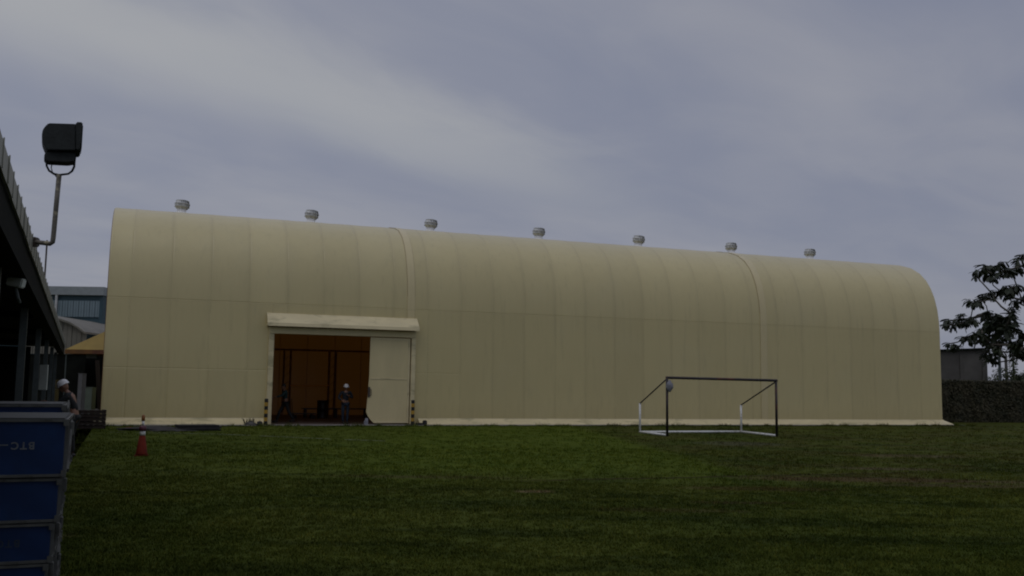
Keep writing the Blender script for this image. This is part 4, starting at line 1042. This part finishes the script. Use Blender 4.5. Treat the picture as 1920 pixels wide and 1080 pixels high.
# ------------------------------------------------------------------ lawn blades
rng = np.random.default_rng(5)
def scatter(n, y0, y1, p=1.0):
    Y = y0+(y1-y0)*rng.random(n)**p; X = (rng.random(n)*2-1)*(.60*Y+4.0)
    return X, Y
Xs, Ys, Hs = [], [], []
for n_, y0, y1, h in ((330000, 6.0, 11, .024), (240000, 11, 17, .028), (110000, 17, 27, .040), (40000, 27, 38, .05), (36000, 38, 56, .055)):
    X, Y = scatter(n_, y0, y1); Xs.append(X); Ys.append(Y); Hs.append(np.full(n_, h))
X = np.concatenate(Xs); Y = np.concatenate(Ys); Hh = np.concatenate(Hs)
# clumping: blades gather round random tuft centres
tid = (np.arange(len(X))//9)*9
ox, oy = rng.normal(0, 1, len(X)), rng.normal(0, 1, len(X)); spread = .018+.0016*Y
X = X[tid]+ox*spread; Y = Y[tid]+oy*spread
# keep off the concrete, the shed floor and the hangar
sw = (X-HA.x)*HN.x+(Y-HA.y)*HN.y; ss = (X-HA.x)*HU.x+(Y-HA.y)*HU.y
sdl = X*SN.x+Y*SN.y; st = X*SD.x+Y*SD.y
m_ = 9000     # longer tufts left unmown along the edge of the concrete
es = rng.random(m_)*(L+2)-1; ew = -1.28-.16*rng.random(m_)**2; hgt = .05+.10*rng.random(m_)*(np.sin(es*2.1)+np.sin(es*5.3+1) > .2)
X = np.concatenate([X, HA.x+HU.x*es+HN.x*ew]); Y = np.concatenate([Y, HA.y+HU.y*es+HN.y*ew]); Hh = np.concatenate([Hh, hgt])
sw = (X-HA.x)*HN.x+(Y-HA.y)*HN.y; sdl = X*SN.x+Y*SN.y; st = X*SD.x+Y*SD.y
ok = (sw < -1.27) & (sdl < DS-.22) & ~((sdl > .3) & (st > 14))
ok &= ~((np.abs(Y-(X*.36+17.1)) < .10+.05*np.sin(X*4)) & (X > .2) & (X < 5.5))
X, Y, Hh = X[ok], Y[ok], Hh[ok]; n = len(X)
patch = .5+.5*np.sin(X*1.1+2*np.sin(Y*.7))*np.cos(Y*.9+1.3*np.sin(X*.6))
H_ = Hh*(.55+.9*rng.random(n))*(.75+.5*patch); a = rng.random(n)*2*np.pi; lean_ = H_*(.25+.8*rng.random(n)); la = rng.random(n)*2*np.pi
wd = (.0028+.00022*Y)*(.7+.6*rng.random(n))
co = np.zeros((n, 3, 3), np.float32)
co[:, 0] = np.stack([X-np.cos(a)*wd, Y-np.sin(a)*wd, np.zeros(n)], 1); co[:, 1] = np.stack([X+np.cos(a)*wd, Y+np.sin(a)*wd, np.zeros(n)], 1)
co[:, 2] = np.stack([X+np.cos(la)*lean_, Y+np.sin(la)*lean_, H_], 1)
me = bpy.data.meshes.new('grass'); me.vertices.add(n*3); me.vertices.foreach_set('co', co.ravel()); me.loops.add(n*3); me.polygons.add(n)
me.loops.foreach_set('vertex_index', np.arange(n*3, dtype=np.int32)); me.polygons.foreach_set('loop_start', (np.arange(n)*3).astype(np.int32)); me.update(calc_edges=True)
ca_ = me.color_attributes.new('tone', 'FLOAT_COLOR', 'POINT'); tone = (1.02+.36*rng.random(n)); dry = rng.random(n) < .10
col = np.ones((n, 3, 4), np.float32); col[:, :, 0] = (tone*np.where(dry, 1.7, 1))[:, None]; col[:, :, 1] = (tone*np.where(dry, 1.35, 1))[:, None]; col[:, :, 2] = (tone*np.where(dry, 1.3, 1))[:, None]
ca_.data.foreach_set('color', col.ravel())
o = link_mesh('grass', me, M['blade']); kind(o, 'stuff');
